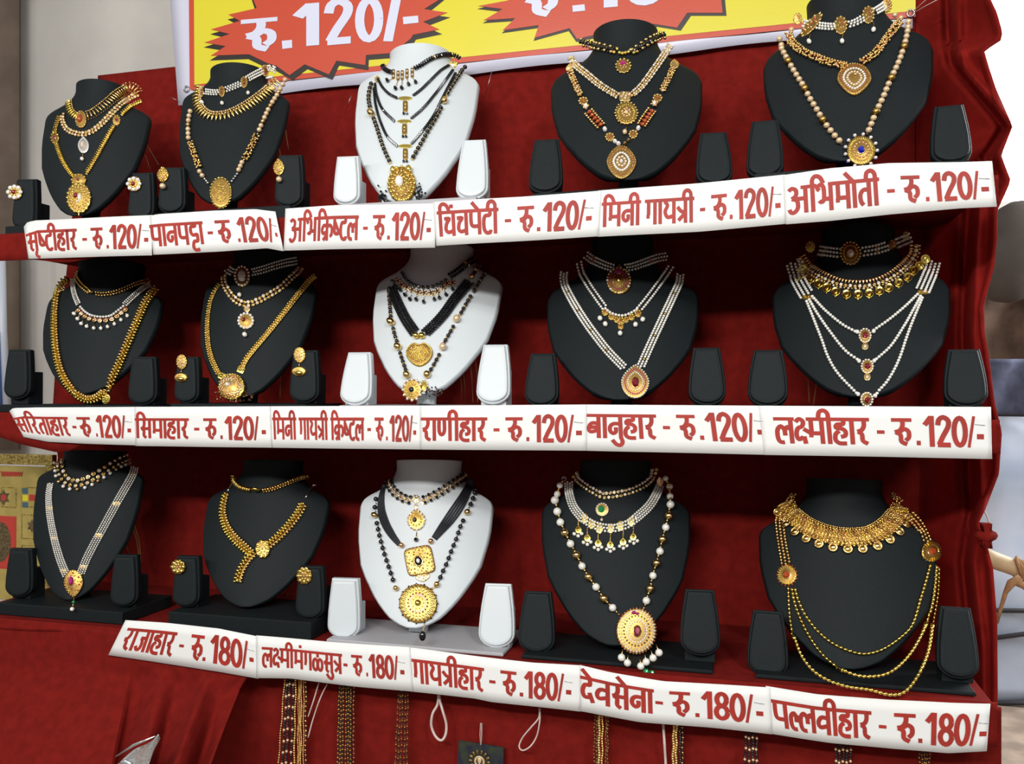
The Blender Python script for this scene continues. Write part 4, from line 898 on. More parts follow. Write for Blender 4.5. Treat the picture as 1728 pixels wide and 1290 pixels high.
for cx, cy, n in ((445, 1150, 26), (668, 1120, 34)):
    for i in range(n):
        x = cx+random.gauss(0, 20); y = cy+random.gauss(0, 30); M, a, b = j.frame(x, y, 15, 15); M[:3, 3] += M[:3, 2]*(a+random.random()*.004); j.mb.put('fac', M, (a, a, a), 'black_bead')
j.flush('black_bead_tassel', True)
# ================= top shelf, fourth
k = '14'
j = necklace(k, 'choker', 'black and gold bead choker with a small red flower drop on the fourth top bust', GC)
for q in ([(455, 243), (520, 256), (600, 278), (690, 300)], [(800, 318), (850, 285), (910, 243), (970, 208), (1030, 196)]):
    j.strand(q, [(-4.5, 'sph', [6, 3.8], ['gold', 'black_bead'], 5.4), (4.5, 'sph', [6, 3.8], ['gold', 'black_bead'], 5.4, 1), (0, 'fac', 6, 'black_bead', 4.4)])
for x, y in ((690, 315), (710, 292), (725, 318), (745, 322), (765, 318), (785, 312), (805, 298), (818, 318)): j.drop(x, y, 24, 'yellow_gold', name='gold_ball')
j.flush('bead_rows', True)
j.pendant(750, 400, 96, 92, 'round', [('ring', 1, 13, 'ball', .16, 'yellow_gold', .6), ('c', -.05, .35, 'gem', (.42, .36, .3), 'magenta_stone', 1.1), ('scatter', 10, 'sph', .14, ['gold', 'rose_gold'], .6)], base='gold')
j = necklace(k, 'necklace', 'broad stone set V necklace with a round sun pendant on the fourth top bust', GN)
R_ = [(-4, 'sph', 4, ['champagne_stone', 'gold', 'white_stone'], 4.2), (0, 'stone', (5, 5, 3), ('gold', 'champagne_stone'), 5.2), (4.2, 'sph', 4, ['gold', 'white_stone'], 4.2, .4)]
for q in ([(398, 335), (430, 390), (510, 455), (600, 530), (715, 602)], [(800, 600), (870, 535), (940, 440), (1005, 345), (1062, 258)]): j.strand(q, R_)
j.flush('stone_band', True); j.pendant(760, 600, 76, 64, 'square', [('scatter', 9, 'dome', .22, ['champagne_stone', 'gold'], .8)], base='gold', name='connector')
j.pendant(770, 712, 150, 150, 'scallop', [('ring', 1, 22, 'dome', .1, 'gold', .5), ('ring', .72, 24, 'petal', (.16, .055, .05), 'yellow_gold', .9), ('scatter', 20, 'sph', .08, ['yellow_gold', 'gold'], .45), ('ring', .36, 9, 'dome', .12, 'rose_gold', 1.1), ('c', 0, 0, 'dome', (.16, .16, .1), 'champagne_stone', 1.2)], base='gold'); j.drop(760, 842, 32, 'champagne_pearl', (776, 792))
j = necklace(k, 'long_necklace', 'ornate gold flower link necklace with a pointed leaf pendant on the fourth top bust', GL)
for q in ([(403, 428), (425, 490), (455, 560), (475, 600)], [(505, 665), (515, 690)], [(1075, 412), (1040, 490), (1000, 575)], [(960, 640), (940, 675)]): j.strand(q, [(0, 'cluster', (9, 11, 8), 'gold', 6), (0, 'dome', (5, 8, 4), 'champagne_stone', 8)])
for q in ([(520, 700), (560, 750), (610, 805)], [(940, 690), (900, 745), (865, 800)]): j.strand(q, [(0, 'tear', (7, 8, 6), 'orange_stone', 8), (-6, 'sph', 5, 'gold', 5), (6, 'sph', 5, 'gold', 5)])
j.strand([(685, 895), (730, 925)], [(0, 'gem', 7, 'white_stone', 8)]); j.strand([(795, 885), (750, 925)], [(0, 'gem', 6, 'gold', 7)]); j.flush('link_chain', True)
for x, y in ((488, 632), (975, 612), (662, 868), (815, 850)): j.pendant(x, y, 66, 62, 'flower', [('ring', .8, 8, 'dome', .24, 'gold'), ('c', 0, 0, 'dome', (.3, .3, .25), 'orange_stone')], base='gold', name='side_flower')
for x, y in ((508, 672), (630, 822), (950, 655), (848, 815)): j.drop(x, y, 30, 'white_stone', el='gem', name='clear_stone')
for x, y in ((402, 412), (1085, 388)): j.pendant(x, y, 62, 66, 'tear', [('ring', .8, 12, 'sph', .14, 'gold')], base='gold', name='triangle_link')
j.pendant(738, 1035, 200, 222, 'leaf', [('ring', .93, 46, 'sph', .045, 'gold', .9), ('ring', .78, 30, 'stone', .075, ('gold', 'orange_stone')), ('ring', .52, 22, 'dome', .09, 'white_stone', 1.0), ('ring', .28, 9, 'dome', .1, 'champagne_stone', 1.15), ('c', 0, 0, 'gem', (.12, .12, .14), 'white_stone', 1.3)], base='gold', thick=.12)
# ================= top shelf, fifth
k = '15'
j = necklace(k, 'choker', 'three row pearl choker with red and gold flower stations on the far right top bust', GC)
for q in ([(425, 140), (462, 148)], [(520, 155), (580, 162), (620, 162)], [(695, 152), (740, 138), (785, 112)], [(850, 75), (885, 52), (910, 30)]): j.strand(q, pearls(3, 4.6))
j.flush('pearl_rows', True)
for x, y, w, h in ((402, 112, 46, 70), (487, 148, 66, 104), (655, 150, 74, 108), (815, 90, 70, 104), (922, 32, 56, 86)):
    j.pendant(x, y, w, h, 'round', [('ring', .92, 12, 'petal', (.3, .17, .15), 'gold', .5), ('scatter', 9, 'dome', .17, ['orange_stone', 'gold', 'rose_gold'], .6)], base='dark_gold', name='flower_station')
for x, y in ((474, 252), (663, 250), (843, 183)): j.drop(x, y, 28, 'pearl', (x+4, y-48))
j = necklace(k, 'necklace', 'gold cluster necklace with a stone paved leaf pendant on the far right top bust', GN)
for q in ([(340, 195), (365, 250), (430, 305), (520, 350), (600, 380), (690, 400)], [(770, 378), (850, 325), (905, 255), (955, 185), (1000, 130)]): j.strand(q, [(0, 'cluster', (10, 14, 9), 'gold', 4.6), (0, 'dome', (4, 4, 6), ['orange_stone', 'gold'], 11)])
j.flush('gold_clusters', True)
j.pendant(733, 468, 205, 190, 'paan', [('ring', .93, 44, 'sph', .045, 'gold'), ('ring', .8, 34, 'sph', .05, 'orange_stone', .9), ('ring', .62, 26, 'dome', .075, 'white_stone', 1.0), ('ring', .4, 16, 'dome', .08, 'champagne_stone', 1.1), ('c', .05, .2, 'dome', (.12, .12, .12), 'gold', 1.3)], base='gold', thick=.14)
j = necklace(k, 'long_necklace', 'champagne pearl string with a blue stone crystal fringed pendant, far right top bust', GL)
PB = ['champagne_pearl']*5+['dark_gold']
for q in ([(285, 215), (300, 265), (325, 310), (365, 385), (405, 455), (445, 520), (480, 590), (520, 655), (560, 725), (605, 785), (660, 850)], [(1045, 115), (1038, 180), (1025, 250), (1005, 320), (980, 390), (940, 475), (900, 575), (860, 660), (830, 735), (808, 790)]):
    j.strand(q, [(0, 'ball', [9.4]*5+[12], PB, 11.2)], 'pearl', ind=True); j.strand(q, [(0, 'sph', 4, 'brown_bead', 11.2, .5)])
for x, y in ((360, 180), (385, 120), (965, 95), (1000, 112)): j.drop(x, y, 30, 'champagne_pearl', name='pearl')
j.flush('spacers', True)
j.pendant(772, 888, 168, 172, 'round', [('ring', 1.12, 13, 'dome', (.13, .13, .14), 'white_stone', .5), ('ring', 1.22, 13, 'dome', .08, 'blue_stone', .2), ('ring', .8, 40, 'petal', (.17, .045, .05), 'yellow_gold', .9), ('ring', .5, 14, 'dome', .1, 'rose_gold', 1.1), ('c', -.03, -.05, 'ring', (.32, .32, .12), 'gold', 1.2), ('c', -.03, -.05, 'gem', (.26, .26, .3), 'blue_stone', 1.25)], base='yellow_gold', thick=.24)
j.free([[(570, 900), (575, 985)]], .15, .0008, 'gold_thread')
# ================= middle shelf, first
k = '21'
j = necklace(k, 'choker', 'thin plaited gold choker with a barrel bead on the far left middle bust', GC)
j.strand([(572, 245), (565, 300), (595, 350), (650, 400)], [(-2.5, 'sph', 4.2, 'yellow_gold', 4), (2.5, 'sph', 4.2, 'gold', 4, .5)]); j.strand([(690, 412), (750, 420), (830, 408), (920, 375), (1000, 340), (1090, 312)], [(-2.2, 'sph', 4, 'gold', 4), (2.2, 'sph', 4, 'gold', 4, .5)]); j.flush('plaited_chain', True); j.drop(668, 405, 30, 'yellow_gold', w=40, name='barrel_bead')
j = necklace(k, 'necklace', 'silver necklace with flower stones and a row of pearl drops, far left middle bust', GN)
for q in ([(535, 300), (540, 380), (556, 440), (578, 492)], [(1098, 345), (1030, 385), (960, 445), (905, 498)]): j.strand(q, [(-2.4, 'sph', 3.2, ['white_stone', 'pearl'], 3.2), (0.8, 'sph', 3, 'silver', 3), (3.6, 'sph', 3, 'pearl', 3.2)])
j.strand([(575, 515), (610, 555), (660, 585), (735, 598), (810, 588), (865, 550), (915, 510)], [(-3, 'sph', 4.4, 'white_stone', 4.6), (3, 'stone', (7.5, 7.5, 5), ('rose_gold', 'champagne_stone'), 8), (1, 'dome', 3, 'ruby', 8, .5)]); j.flush('stone_band', True)
for x, y in ((548, 563), (572, 600), (598, 635), (637, 655), (687, 667), (737, 668), (785, 657), (833, 637), (880, 607), (925, 577)): j.drop(x, y, 27, 'pearl', (x+(735-x)*.12, y-45))
j = necklace(k, 'long_necklace', 'thick ribbed yellow gold rope necklace on the far left middle bust', GL)
j.strand([(510, 310), (470, 325), (440, 370), (420, 440), (408, 540), (405, 680), (415, 820), (440, 950), (490, 1060), (560, 1140), (630, 1180), (700, 1172), (765, 1120), (825, 1010), (880, 890), (930, 770), (985, 640), (1040, 510), (1090, 425), (1140, 370)],
         [(0, 'sph', (3.4, 7, 8), 'yellow_gold', 5), (-4.2, 'sph', (3.6, 7, 5.4), 'gold', 5, .5), (4.2, 'sph', (3.6, 7, 5.4), 'yellow_gold', 5, .5), (0, 'sph', (5, 9, 3), 'dark_gold', 5)]); j.flush('gold_rope', True)
j.pendant(772, 1180, 60, 76, 'leaf', [('scatter', 8, 'sph', .2, ['yellow_gold'], .8)], base='yellow_gold', rot=.5, name='tail_leaf')
# ================= middle shelf, second
k = '22'
j = necklace(k, 'choker', 'three row pearl choker with a large oval clear stone flower on the second middle bust', GC)
for q in ([(488, 225), (505, 245), (535, 262)], [(665, 262), (740, 243), (815, 218), (900, 193), (985, 172)]): j.strand(q, pearls(3, 3.7, gap=5))
j.strand([(820, 205), (824, 228)], [(0, 'sph', 5, 'gold', 4)]); j.flush('pearl_rows', True)
j.pendant(600, 287, 118, 160, 'scallop', [('ring', .86, 16, 'stone', (.17, .17, .12), ('gold', 'white_stone'), .8), ('c', 0, 0, 'ring', (.58, .58, .15), 'silver', .9), ('c', 0, 0, 'gem', (.5, .5, .3), 'white_stone', 1), ('c', 0, 0, 'gem', (.2, .2, .2), 'champagne_stone', 1.8)], base='gold'); j.drop(585, 427, 30, 'pearl', (590, 370))
j = necklace(k, 'necklace', 'clear stone band necklace with an oval red centred pendant on the second middle bust', GN)
j.strand([(468, 270), (472, 340), (508, 410), (555, 462), (610, 488), (660, 485), (720, 462), (790, 425), (870, 375), (940, 310), (985, 268), (1020, 225)], [(-3, 'stone', (6.4, 6.4, 4), ('gold', 'white_stone'), 6.4), (3.2, 'stone', (6, 6, 4), ('gold', 'champagne_stone'), 6.2, .5)]); j.flush('stone_band', True)
j.pendant(626, 612, 118, 120, 'round', [('ring', .88, 14, 'dome', (.18, .18, .15), 'white_stone', .7), ('ring', .55, 12, 'sph', .1, 'yellow_gold', 1), ('c', -.25, .1, 'dome', (.24, .28, .25), 'ruby', 1.2)], base='gold'); j.pendant(632, 520, 50, 60, 'leaf', [('c', 0, 0, 'gem', (.6, .5, .5), 'champagne_stone')], base='gold', name='connector'); j.drop(622, 716, 36, 'pearl', (626, 672))
j = necklace(k, 'long_necklace', 'woven gold chain with a filigree oval pendant and brown tassels on the second middle bust', GL)
for q in ([(440, 340), (400, 400), (370, 480), (352, 590), (350, 700), (358, 800), (385, 900), (430, 995)], [(1135, 280), (1085, 320), (1005, 415), (910, 540), (800, 680), (700, 800), (630, 890), (590, 970)]): j.strand(q, [(-3.4, 'sph', 3.4, 'yellow_gold', 4.2), (0, 'sph', 3.4, 'gold', 4.2), (3.4, 'sph', 3.4, 'yellow_gold', 4.2), (0, 'sph', (4.2, 9, 2), 'dark_gold', 4.2, .5)])
for i in range(70):
    x = 400+random.random()*280; y = 1130+random.random()*70-(abs(x-560)/160)*20; M, a, b = j.frame(x, y, 12, 12); M[:3, 3] += M[:3, 2]*(a+random.random()*.003); j.mb.put('sph', M, (a, a, a), 'brown_bead' if i % 4 else 'gold')
j.flush('woven_chain', True)
j.pendant(530, 1095, 200, 200, 'scallop', [('ring', .93, 30, 'tear', (.05, .1, .07), 'yellow_gold', .7), ('scatter', 60, 'ring', .12, ['gold', 'rose_gold', 'dark_gold', 'champagne_stone'], .8), ('c', -.2, .1, 'gem', (.16, .16, .12), 'white_stone', 1.4)], base='dark_gold', thick=.32)
for x, y in ((448, 1010), (588, 965)): j.pendant(x, y, 52, 52, 'square', [('c', 0, 0, 'dome', (.5, .5, .4), 'yellow_gold')], base='yellow_gold', rot=.4, name='connector')
earring(k, 160, 908, 78, 112, 'bell', 'gold bell earring on the pad left of the second middle bust')
earring(k, 1015, 858, 86, 118, 'bell', 'gold bell earring on the pad right of the second middle bust')
# ================= middle shelf, white
k = '23'
j = necklace(k, 'choker', 'black bead choker with pinkish gold flowers and black drops on the white middle bust', GC)
j.strand([(535, 225), (552, 265), (590, 305), (640, 332), (700, 342), (760, 336), (820, 310), (870, 280)], [(0, 'fac', 6.4, 'black_bead', 7.6), (0, 'sph', 2, 'gold', 7.6, .5)])
j.strand([(880, 262), (940, 225), (1000, 178), (1050, 140), (1090, 122)], [(-3.5, 'fac', 5.6, ['black_bead']*7+['gold'], 5), (3, 'fac', 5.6, ['black_bead']*7+['gold'], 5)]); j.flush('black_beads', True)
for x, y in ((500, 288), (525, 318), (565, 335), (605, 355), (650, 372), (695, 378), (745, 378), (790, 365), (835, 335), (865, 305), (905, 300)): j.pendant(x, y, 48, 52, 'flower', [('ring', .65, 5, 'dome', .3, 'champagne_stone')], base='gold', name='flower_link')
for x, y in ((470, 300), (500, 342), (523, 362), (556, 398), (592, 430), (638, 432), (693, 450), (772, 431), (808, 419), (857, 395), (905, 353)): j.drop(x, y, 30, 'black_bead', (x+(700-x)*.08, y-38), 'fac')
j = necklace(k, 'necklace', 'thick black braided bead rope with a gold heart pendant on the white middle bust', GN)
RP = [(o, 'fac', 5, 'black_bead', 4.2, p) for o, p in ((-6.5, 0), (-2.2, .5), (2.2, 0), (6.5, .5))]
for q in ([(450, 335), (475, 400), (515, 490), (560, 580), (625, 678)], [(1035, 290), (985, 350), (920, 430), (850, 530), (785, 605), (705, 682)]): j.strand(q, RP)
j.strand([(1060, 245), (1090, 200), (1125, 165)], [(0, 'fac', 7, ['black_bead', 'gold'], 6)]); j.flush('braided_rope', True); j.drop(1048, 262, 44, 'gold', name='gold_ball')
for x, y in ((638, 706), (682, 706)): j.drop(x, y, 46, 'yellow_gold', name='gold_ball')
j.pendant(658, 828, 202, 205, 'heart', [('ring', .93, 44, 'tear', (.05, .08, .05), 'yellow_gold', .8), ('ring', .74, 34, 'sph', .045, 'gold', .9), ('scatter', 90, 'sph', .085, ['yellow_gold', 'gold'], .68)], base='yellow_gold', thick=.12)
j = necklace(k, 'long_necklace', 'black and brown bead string with gold balls and flower pendant, white middle bust', GL)
for q in ([(442, 335), (438, 400), (444, 470), (452, 575)], [(465, 635), (480, 700), (500, 760)], [(515, 820), (540, 900), (565, 975)], [(1160, 225), (1110, 290), (1060, 375)], [(1045, 395), (1000, 475), (960, 548)], [(920, 620), (880, 690), (845, 755)], [(815, 830), (775, 905), (735, 975)]):
    j.strand(q, [(0, 'ball', 6.4, 'black_bead', 8)], 'black_bead', ind=True); j.strand(q, [(0, 'sph', (2.4, 5.4, 5.4), ['gold', 'brown_bead'], 8, .5)])
j.flush('spacers', True)
for x, y in ((459, 605), (507, 790), (572, 1000), (936, 580), (835, 790), (718, 998)): j.drop(x, y, 54, 'champagne_pearl' if x > 800 else 'gold', name='gold_ball')
j.pendant(606, 1105, 140, 160, 'round', [('ring', .95, 12, 'stone', (.19, .15, .14), ('gold', 'white_stone'), .6), ('ring', .58, 14, 'petal', (.16, .08, .08), 'yellow_gold', 1.0), ('c', 0, 0, 'dome', (.28, .26, .2), 'black_bead', 1.2)], base='yellow_gold')
j.pendant(692, 1075, 70, 90, 'scallop', [('ring', .85, 12, 'dome', .18, 'white_stone')], base='yellow_gold', name='side_disc')
for i in range(34):
    x = 700+random.random()*130; y = 1110+random.gauss(0, 16); M, a, b = j.frame(x, y, 14, 14); M[:3, 3] += M[:3, 2]*(a+random.random()*.003); j.mb.put('fac', M, (a, a, a), 'black_bead' if i % 3 else 'brown_bead')
j.flush('black_bead_tassel', True)
j.free([[(1070, 820), (1090, 1000), (1095, 1200)], [(1035, 880), (1050, 1010), (1060, 1200)], [(960, 970), (975, 1100), (970, 1200)], [(985, 950), (1000, 1100), (1000, 1200)]], .17, .0009, 'gold_thread')
# ================= middle shelf, fourth
k = '24'
j = necklace(k, 'choker', 'three row pearl choker with a pink topped drop pendant on the fourth middle bust', GC)
for q in ([(545, 128), (600, 165), (680, 205), (755, 232)], [(830, 230), (900, 218), (1000, 182), (1070, 155), (1140, 142)]): j.strand(q, pearls(3, 4.2, gap=5.2))
j.strand([(622, 150), (618, 190)], [(0, 'sph', 5, 'orange_stone', 4)]); j.strand([(1005, 160), (1018, 198)], [(0, 'sph', 5, 'orange_stone', 4)]); j.flush('pearl_rows', True)
j.pendant(793, 322, 184, 196, 'round', [('ring', .9, 22, 'dome', (.1, .1, .08), ['gold', 'gold', 'white_stone'], .8), ('ring', .66, 24, 'gem', .07, 'magenta_stone', .9), ('ring', .44, 14, 'sph', .07, 'gold', 1), ('c', 0, 0, 'dome', (.24, .28, .2), 'yellow_gold', 1.1)], base='gold')
j.pendant(796, 255, 64, 96, 'tear', [('ring', .85, 18, 'sph', .1, 'gold'), ('c', 0, -.12, 'gem', (.62, .55, .5), 'magenta_stone', 1)], base='gold', name='pink_drop', lift=.003)
j = necklace(k, 'necklace', 'two row pearl necklace with gold flower fringe and drops, fourth middle bust', GN)
for q in ([(500, 175), (520, 255), (570, 345), (630, 435), (690, 520)], [(1175, 205), (1120, 290), (1060, 375), (1000, 455), (940, 530)]): j.strand(q, pearls(2, 4.6, gap=7))
j.strand([(690, 520), (740, 560), (815, 578), (880, 558), (930, 525)], [(0, 'sph', 5, 'pearl', 5)]); j.flush('pearl_rows', True)
for x, y, w in ((693, 545, 56), (738, 580, 50), (775, 602, 44), (808, 612, 60), (845, 602, 44), (885, 582, 50), (932, 556, 56), (806, 650, 46)): j.pendant(x, y, w, w*1.1, 'flower', [('ring', .7, 6, 'dome', .25, 'yellow_gold'), ('c', 0, 0, 'dome', (.25, .25, .2), 'orange_stone')], base='gold', name='flower_link')
for x, y in ((660, 600), (697, 641), (803, 708), (912, 645), (963, 608)): j.drop(x, y, 36, 'pearl', (x+(806-x)*.1, y-38))
j = necklace(k, 'long_necklace', 'three row pearl V necklace with a ruby teardrop pendant on the fourth middle bust', GL)
for q in ([(395, 250), (392, 320), (430, 410), (490, 520), (560, 630), (640, 740), (720, 840), (830, 955)], [(1238, 265), (1225, 340), (1180, 440), (1120, 570), (1060, 700), (1010, 810), (950, 945)]):
    j.strand(q, [(-4.8, 'sph', 4.4, 'pearl', 4.4), (0, 'sph', 4.4, ['pearl']*9+['gold'], 4.4, .5), (4.8, 'sph', 4.4, 'pearl', 4.4)])
j.flush('pearl_rows', True)
j.pendant(910, 1052, 208, 252, 'tear', [('ring', .93, 34, 'dome', (.07, .07, .08), 'white_stone', .7), ('ring', .73, 34, 'gem', .06, 'magenta_stone', .9), ('ring', .53, 24, 'dome', .06, 'white_stone', 1.0), ('c', 0, -.1, 'ring', (.3, .36, .1), 'gold', 1.1), ('c', 0, -.1, 'gem', (.25, .3, .2), 'ruby', 1.2)], base='gold', thick=.14)
# ================= middle shelf, fifth
k = '25'
j = necklace(k, 'choker', 'three row pearl choker with an oval gold medallion on the far right middle bust', GC)
for q in ([(495, 188), (560, 198), (635, 208)], [(755, 200), (840, 185), (905, 165)], [(960, 148), (1045, 112)]): j.strand(q, pearls(3, 4.8, gap=6.4))
j.flush('pearl_rows', True)
for x, y, w, h in ((450, 165, 62, 76), (535, 198, 18, 50), (850, 178, 24, 62), (935, 152, 52, 66), (1020, 100, 40, 60)): j.pendant(x, y, w, h, 'square' if w < 30 else 'flower', [('scatter', 7, 'dome', .2, ['gold', 'orange_stone', 'yellow_gold'], .7)], base='dark_gold', name='station')
j.pendant(692, 206, 128, 142, 'scallop', [('ring', .95, 20, 'dome', .12, 'gold', .6), ('ring', .66, 22, 'petal', (.1, .06, .06), 'yellow_gold', 1), ('c', 0, 0, 'ring', (.42, .42, .12), 'gold', 1.1), ('c', 0, 0, 'gem', (.33, .33, .25), 'champagne_stone', 1.15)], base='yellow_gold', name='medallion')
j = necklace(k, 'necklace', 'clear stone collar with a fringe of hammered gold coins on the far right middle bust', GN)
cp = [(385, 222), (425, 280), (480, 322), (550, 358), (630, 388), (710, 398), (790, 396), (860, 380), (930, 348), (990, 305), (1040, 252), (1070, 205), (1075, 150)]
j.strand(cp, [(-5.5, 'tear', (4.4, 8, 5), ['gold', 'rose_gold'], 5.2), (1.5, 'stone', (6.4, 7, 4.5), ('gold', 'white_stone'), 6.6), (6.5, 'sph', 4, ['champagne_stone', 'gold'], 5)]); j.flush('stone_collar', True)
for x, y in ((402, 300), (420, 328), (455, 358), (502, 388), (550, 413), (603, 436), (668, 452), (736, 453), (802, 447), (863, 432), (918, 413), (977, 385), (1030, 350), (1065, 312), (1100, 278), (1135, 240)):
    M, a, b = j.frame(x, y, 56, 56); mb = MB(); M[:3, 3] += M[:3, 2]*.0018; mb.put('coin', M, (a, b, .0011), 'yellow_gold'); M3 = M.copy(); M3[:3, 3] -= M[:3, 1]*b*1.1; mb.put('sph', M3, (a*.2, a*.25, a*.2), 'yellow_gold'); M3 = M.copy(); M3[:3, 3] += M[:3, 2]*.001
    mb.put('dome', M3, (a*.4, b*.5, .0004), 'yellow_gold'); mb.build('coin', j.root)
j = necklace(k, 'long_necklace', 'three tiered pearl necklace with red stone drops on the far right middle bust', GL)
for q in ([(340, 255), (360, 320), (395, 390), (432, 455)], [(1185, 250), (1165, 320), (1140, 380), (1118, 432)]): j.strand(q, [(o, 'sph', 4.6, 'pearl', 4.6, .5*(i % 2)) for i, o in enumerate((-9.5, -3.2, 3.2, 9.5))])
for q in ([(462, 462), (540, 548), (640, 632), (728, 682)], [(820, 676), (920, 605), (1010, 530), (1092, 450)], [(445, 480), (500, 575), (580, 690), (660, 790), (740, 850)], [(838, 848), (930, 762), (1010, 640), (1060, 550), (1108, 460)],
          [(430, 490), (470, 590), (520, 720), (560, 830), (620, 930), (735, 1052)], [(838, 1048), (910, 970), (975, 850), (1020, 720), (1060, 610), (1118, 470)]): j.strand(q, [(0, 'sph', 5.4, 'pearl', 5.3)])
j.flush('pearl_rows', True)
for x, y in ((732, 680), (828, 676), (742, 854), (832, 852), (738, 1052), (832, 1050)): j.drop(x, y, 26, 'pearl', name='pearl')
for x, y in ((437, 468), (1122, 438)): j.pendant(x, y, 66, 26, 'square', [('c', q, 0, 'dome', (.14, .5, .2), 'yellow_gold') for q in (-.6, -.2, .2, .6)], base='gold', rot=0, name='clasp')
for i, (x, y) in enumerate(((778, 698), (791, 882), (786, 1078))):
    j.pendant(x, y, 78, 92, 'round', [('ring', .86, 14, 'dome', .17, 'white_stone'), ('c', .05, -.05, 'ring', (.6, .5, .15), 'gold', 1), ('c', .05, -.05, 'gem', (.5, .42, .3), 'ruby', 1.1)], base='gold', name='red_stone_drop')
    if i < 2: j.pendant(x, y+62, 42, 46, 'round', [('c', 0, -.1, 'dome', (.6, .6, .4), 'champagne_pearl')], base='gold', name='gold_bead')
j.free([[(435, 900), (445, 1100)], [(490, 970), (470, 1110)]], .16, .0008, 'gold_thread')
# ================= bottom shelf, first
k = '31'
j = necklace(k, 'choker', 'two row clear and gold stone choker on the far left bottom bust', GC)
j.strand([(425, 140), (428, 200), (440, 262), (480, 308), (540, 322), (610, 305), (680, 265), (750, 222), (820, 178), (890, 140)], [(-5, 'stone', (7, 7, 5), ('gold', 'white_stone'), 9), (3, 'stone', (6, 6, 5), ('gold', 'champagne_stone'), 8, .5), (8.5, 'ball', 5.4, ['pearl', 'gold', 'white_stone'], 9)]); j.flush('stone_rows', True)
j = necklace(k, 'long_necklace', 'four row pearl V necklace with a purple stone pendant, far left bottom bust', GL)
for q in ([(362, 312), (350, 370), (348, 440), (355, 530), (375, 650), (400, 760), (430, 860), (470, 960)], [(952, 195), (925, 270), (860, 385), (790, 510), (720, 640), (660, 750), (610, 850), (570, 950)]): j.strand(q, pearls(4, 2.9, gap=3.3))
j.flush('pearl_rows', True)
for x, y in ((348, 490), (382, 702), (818, 462), (693, 685), (445, 930), (587, 905), (935, 255)): j.pendant(x, y, 50, 30, 'square', [('c', q, 0, 'dome', (.2, .5, .2), 'gold') for q in (-.5, 0, .5)], base='rose_gold', name='clasp', rot=0)
j.pendant(520, 1020, 138, 196, 'tear' if False else 'paan', [('ring', .92, 24, 'dome', (.1, .1, .1), ['rose_gold', 'gold'], .7), ('scatter', 22, 'dome', .1, ['gold', 'orange_stone', 'yellow_gold'], .8), ('c', -.2, .2, 'ring', (.38, .42, .14), 'gold', 1.1), ('c', -.2, .2, 'gem', (.3, .36, .3), 'magenta_stone', 1.2)], base='rose_gold')
j.drop(522, 1148, 22, 'green_stone', (522, 1110)); j.drop(515, 1196, 30, 'pearl', (520, 1150))
j.free([[(920, 590), (960, 720), (980, 870)], [(935, 580), (975, 720), (990, 870)], [(870, 680), (905, 810)]], .19, .0011, 'gold_thread')
# ================= bottom shelf, second
k = '32'
j = necklace(k, 'choker', 'plaited gold choker with a smooth barrel bead on the second bottom bust', GC)
j.strand([(515, 170), (525, 220), (570, 265), (645, 285)], [(0, 'sph', (4, 9, 7), ['yellow_gold', 'dark_gold'], 3.6), (-3, 'sph', 4, 'gold', 4)]); j.strand([(722, 285), (790, 272), (870, 243), (960, 205), (1050, 178)], [(0, 'sph', (4, 8, 7), ['gold', 'dark_gold'], 3.6), (3, 'sph', 4, 'gold', 4)]); j.flush('plaited_chain', True); j.drop(686, 286, 30, 'yellow_gold', w=62, name='barrel_bead')
j = necklace(k, 'long_necklace', 'leafy yellow gold crossover necklace with a flower and hanging tail on the second bottom bust', GL)
LF = [(0, 'sph', (3.6, 6, 6), 'yellow_gold', 5), (-5, 'petal', (3.8, 7.4, 4.4), 'gold', 5, .5), (5, 'petal', (3.8, 7.4, 4.4), 'yellow_gold', 5, .5), (0, 'sph', (5, 11, 2.4), 'dark_gold', 5)]
for q in ([(470, 300), (452, 370), (445, 450), (470, 540), (520, 612), (580, 670), (640, 725)], [(1008, 370), (975, 440), (920, 515), (860, 582), (800, 640), (730, 695)], [(670, 715), (620, 765), (580, 830), (560, 880), (550, 925)]): j.strand(q, LF)
j.flush('leafy_band', True)
j.pendant(725, 697, 108, 136, 'flower', [('ring', .74, 9, 'petal', (.28, .22, .14), 'yellow_gold', .7), ('ring', .4, 7, 'petal', .16, 'gold', 1.1), ('c', 0, 0, 'dome', (.14, .14, .15), 'rose_gold', 1.3)], base='yellow_gold', name='flower', lift=.003)
j.drop(550, 920, 26, 'yellow_gold', name='tail_bead')
j.tubes([(512, 230), (495, 262), (475, 300)], 3, 'silver', 'end_cord'); j.tubes([(1100, 245), (1078, 245), (1045, 300), (1015, 345)], 3, 'silver', 'end_cord')
earring(k, 130, 820, 106, 110, 'petals', 'yellow gold flower stud on the pad left of the second bottom bust')
earring(k, 1015, 882, 116, 130, 'petals', 'yellow gold flower stud on the pad right of the second bottom bust')
j = None
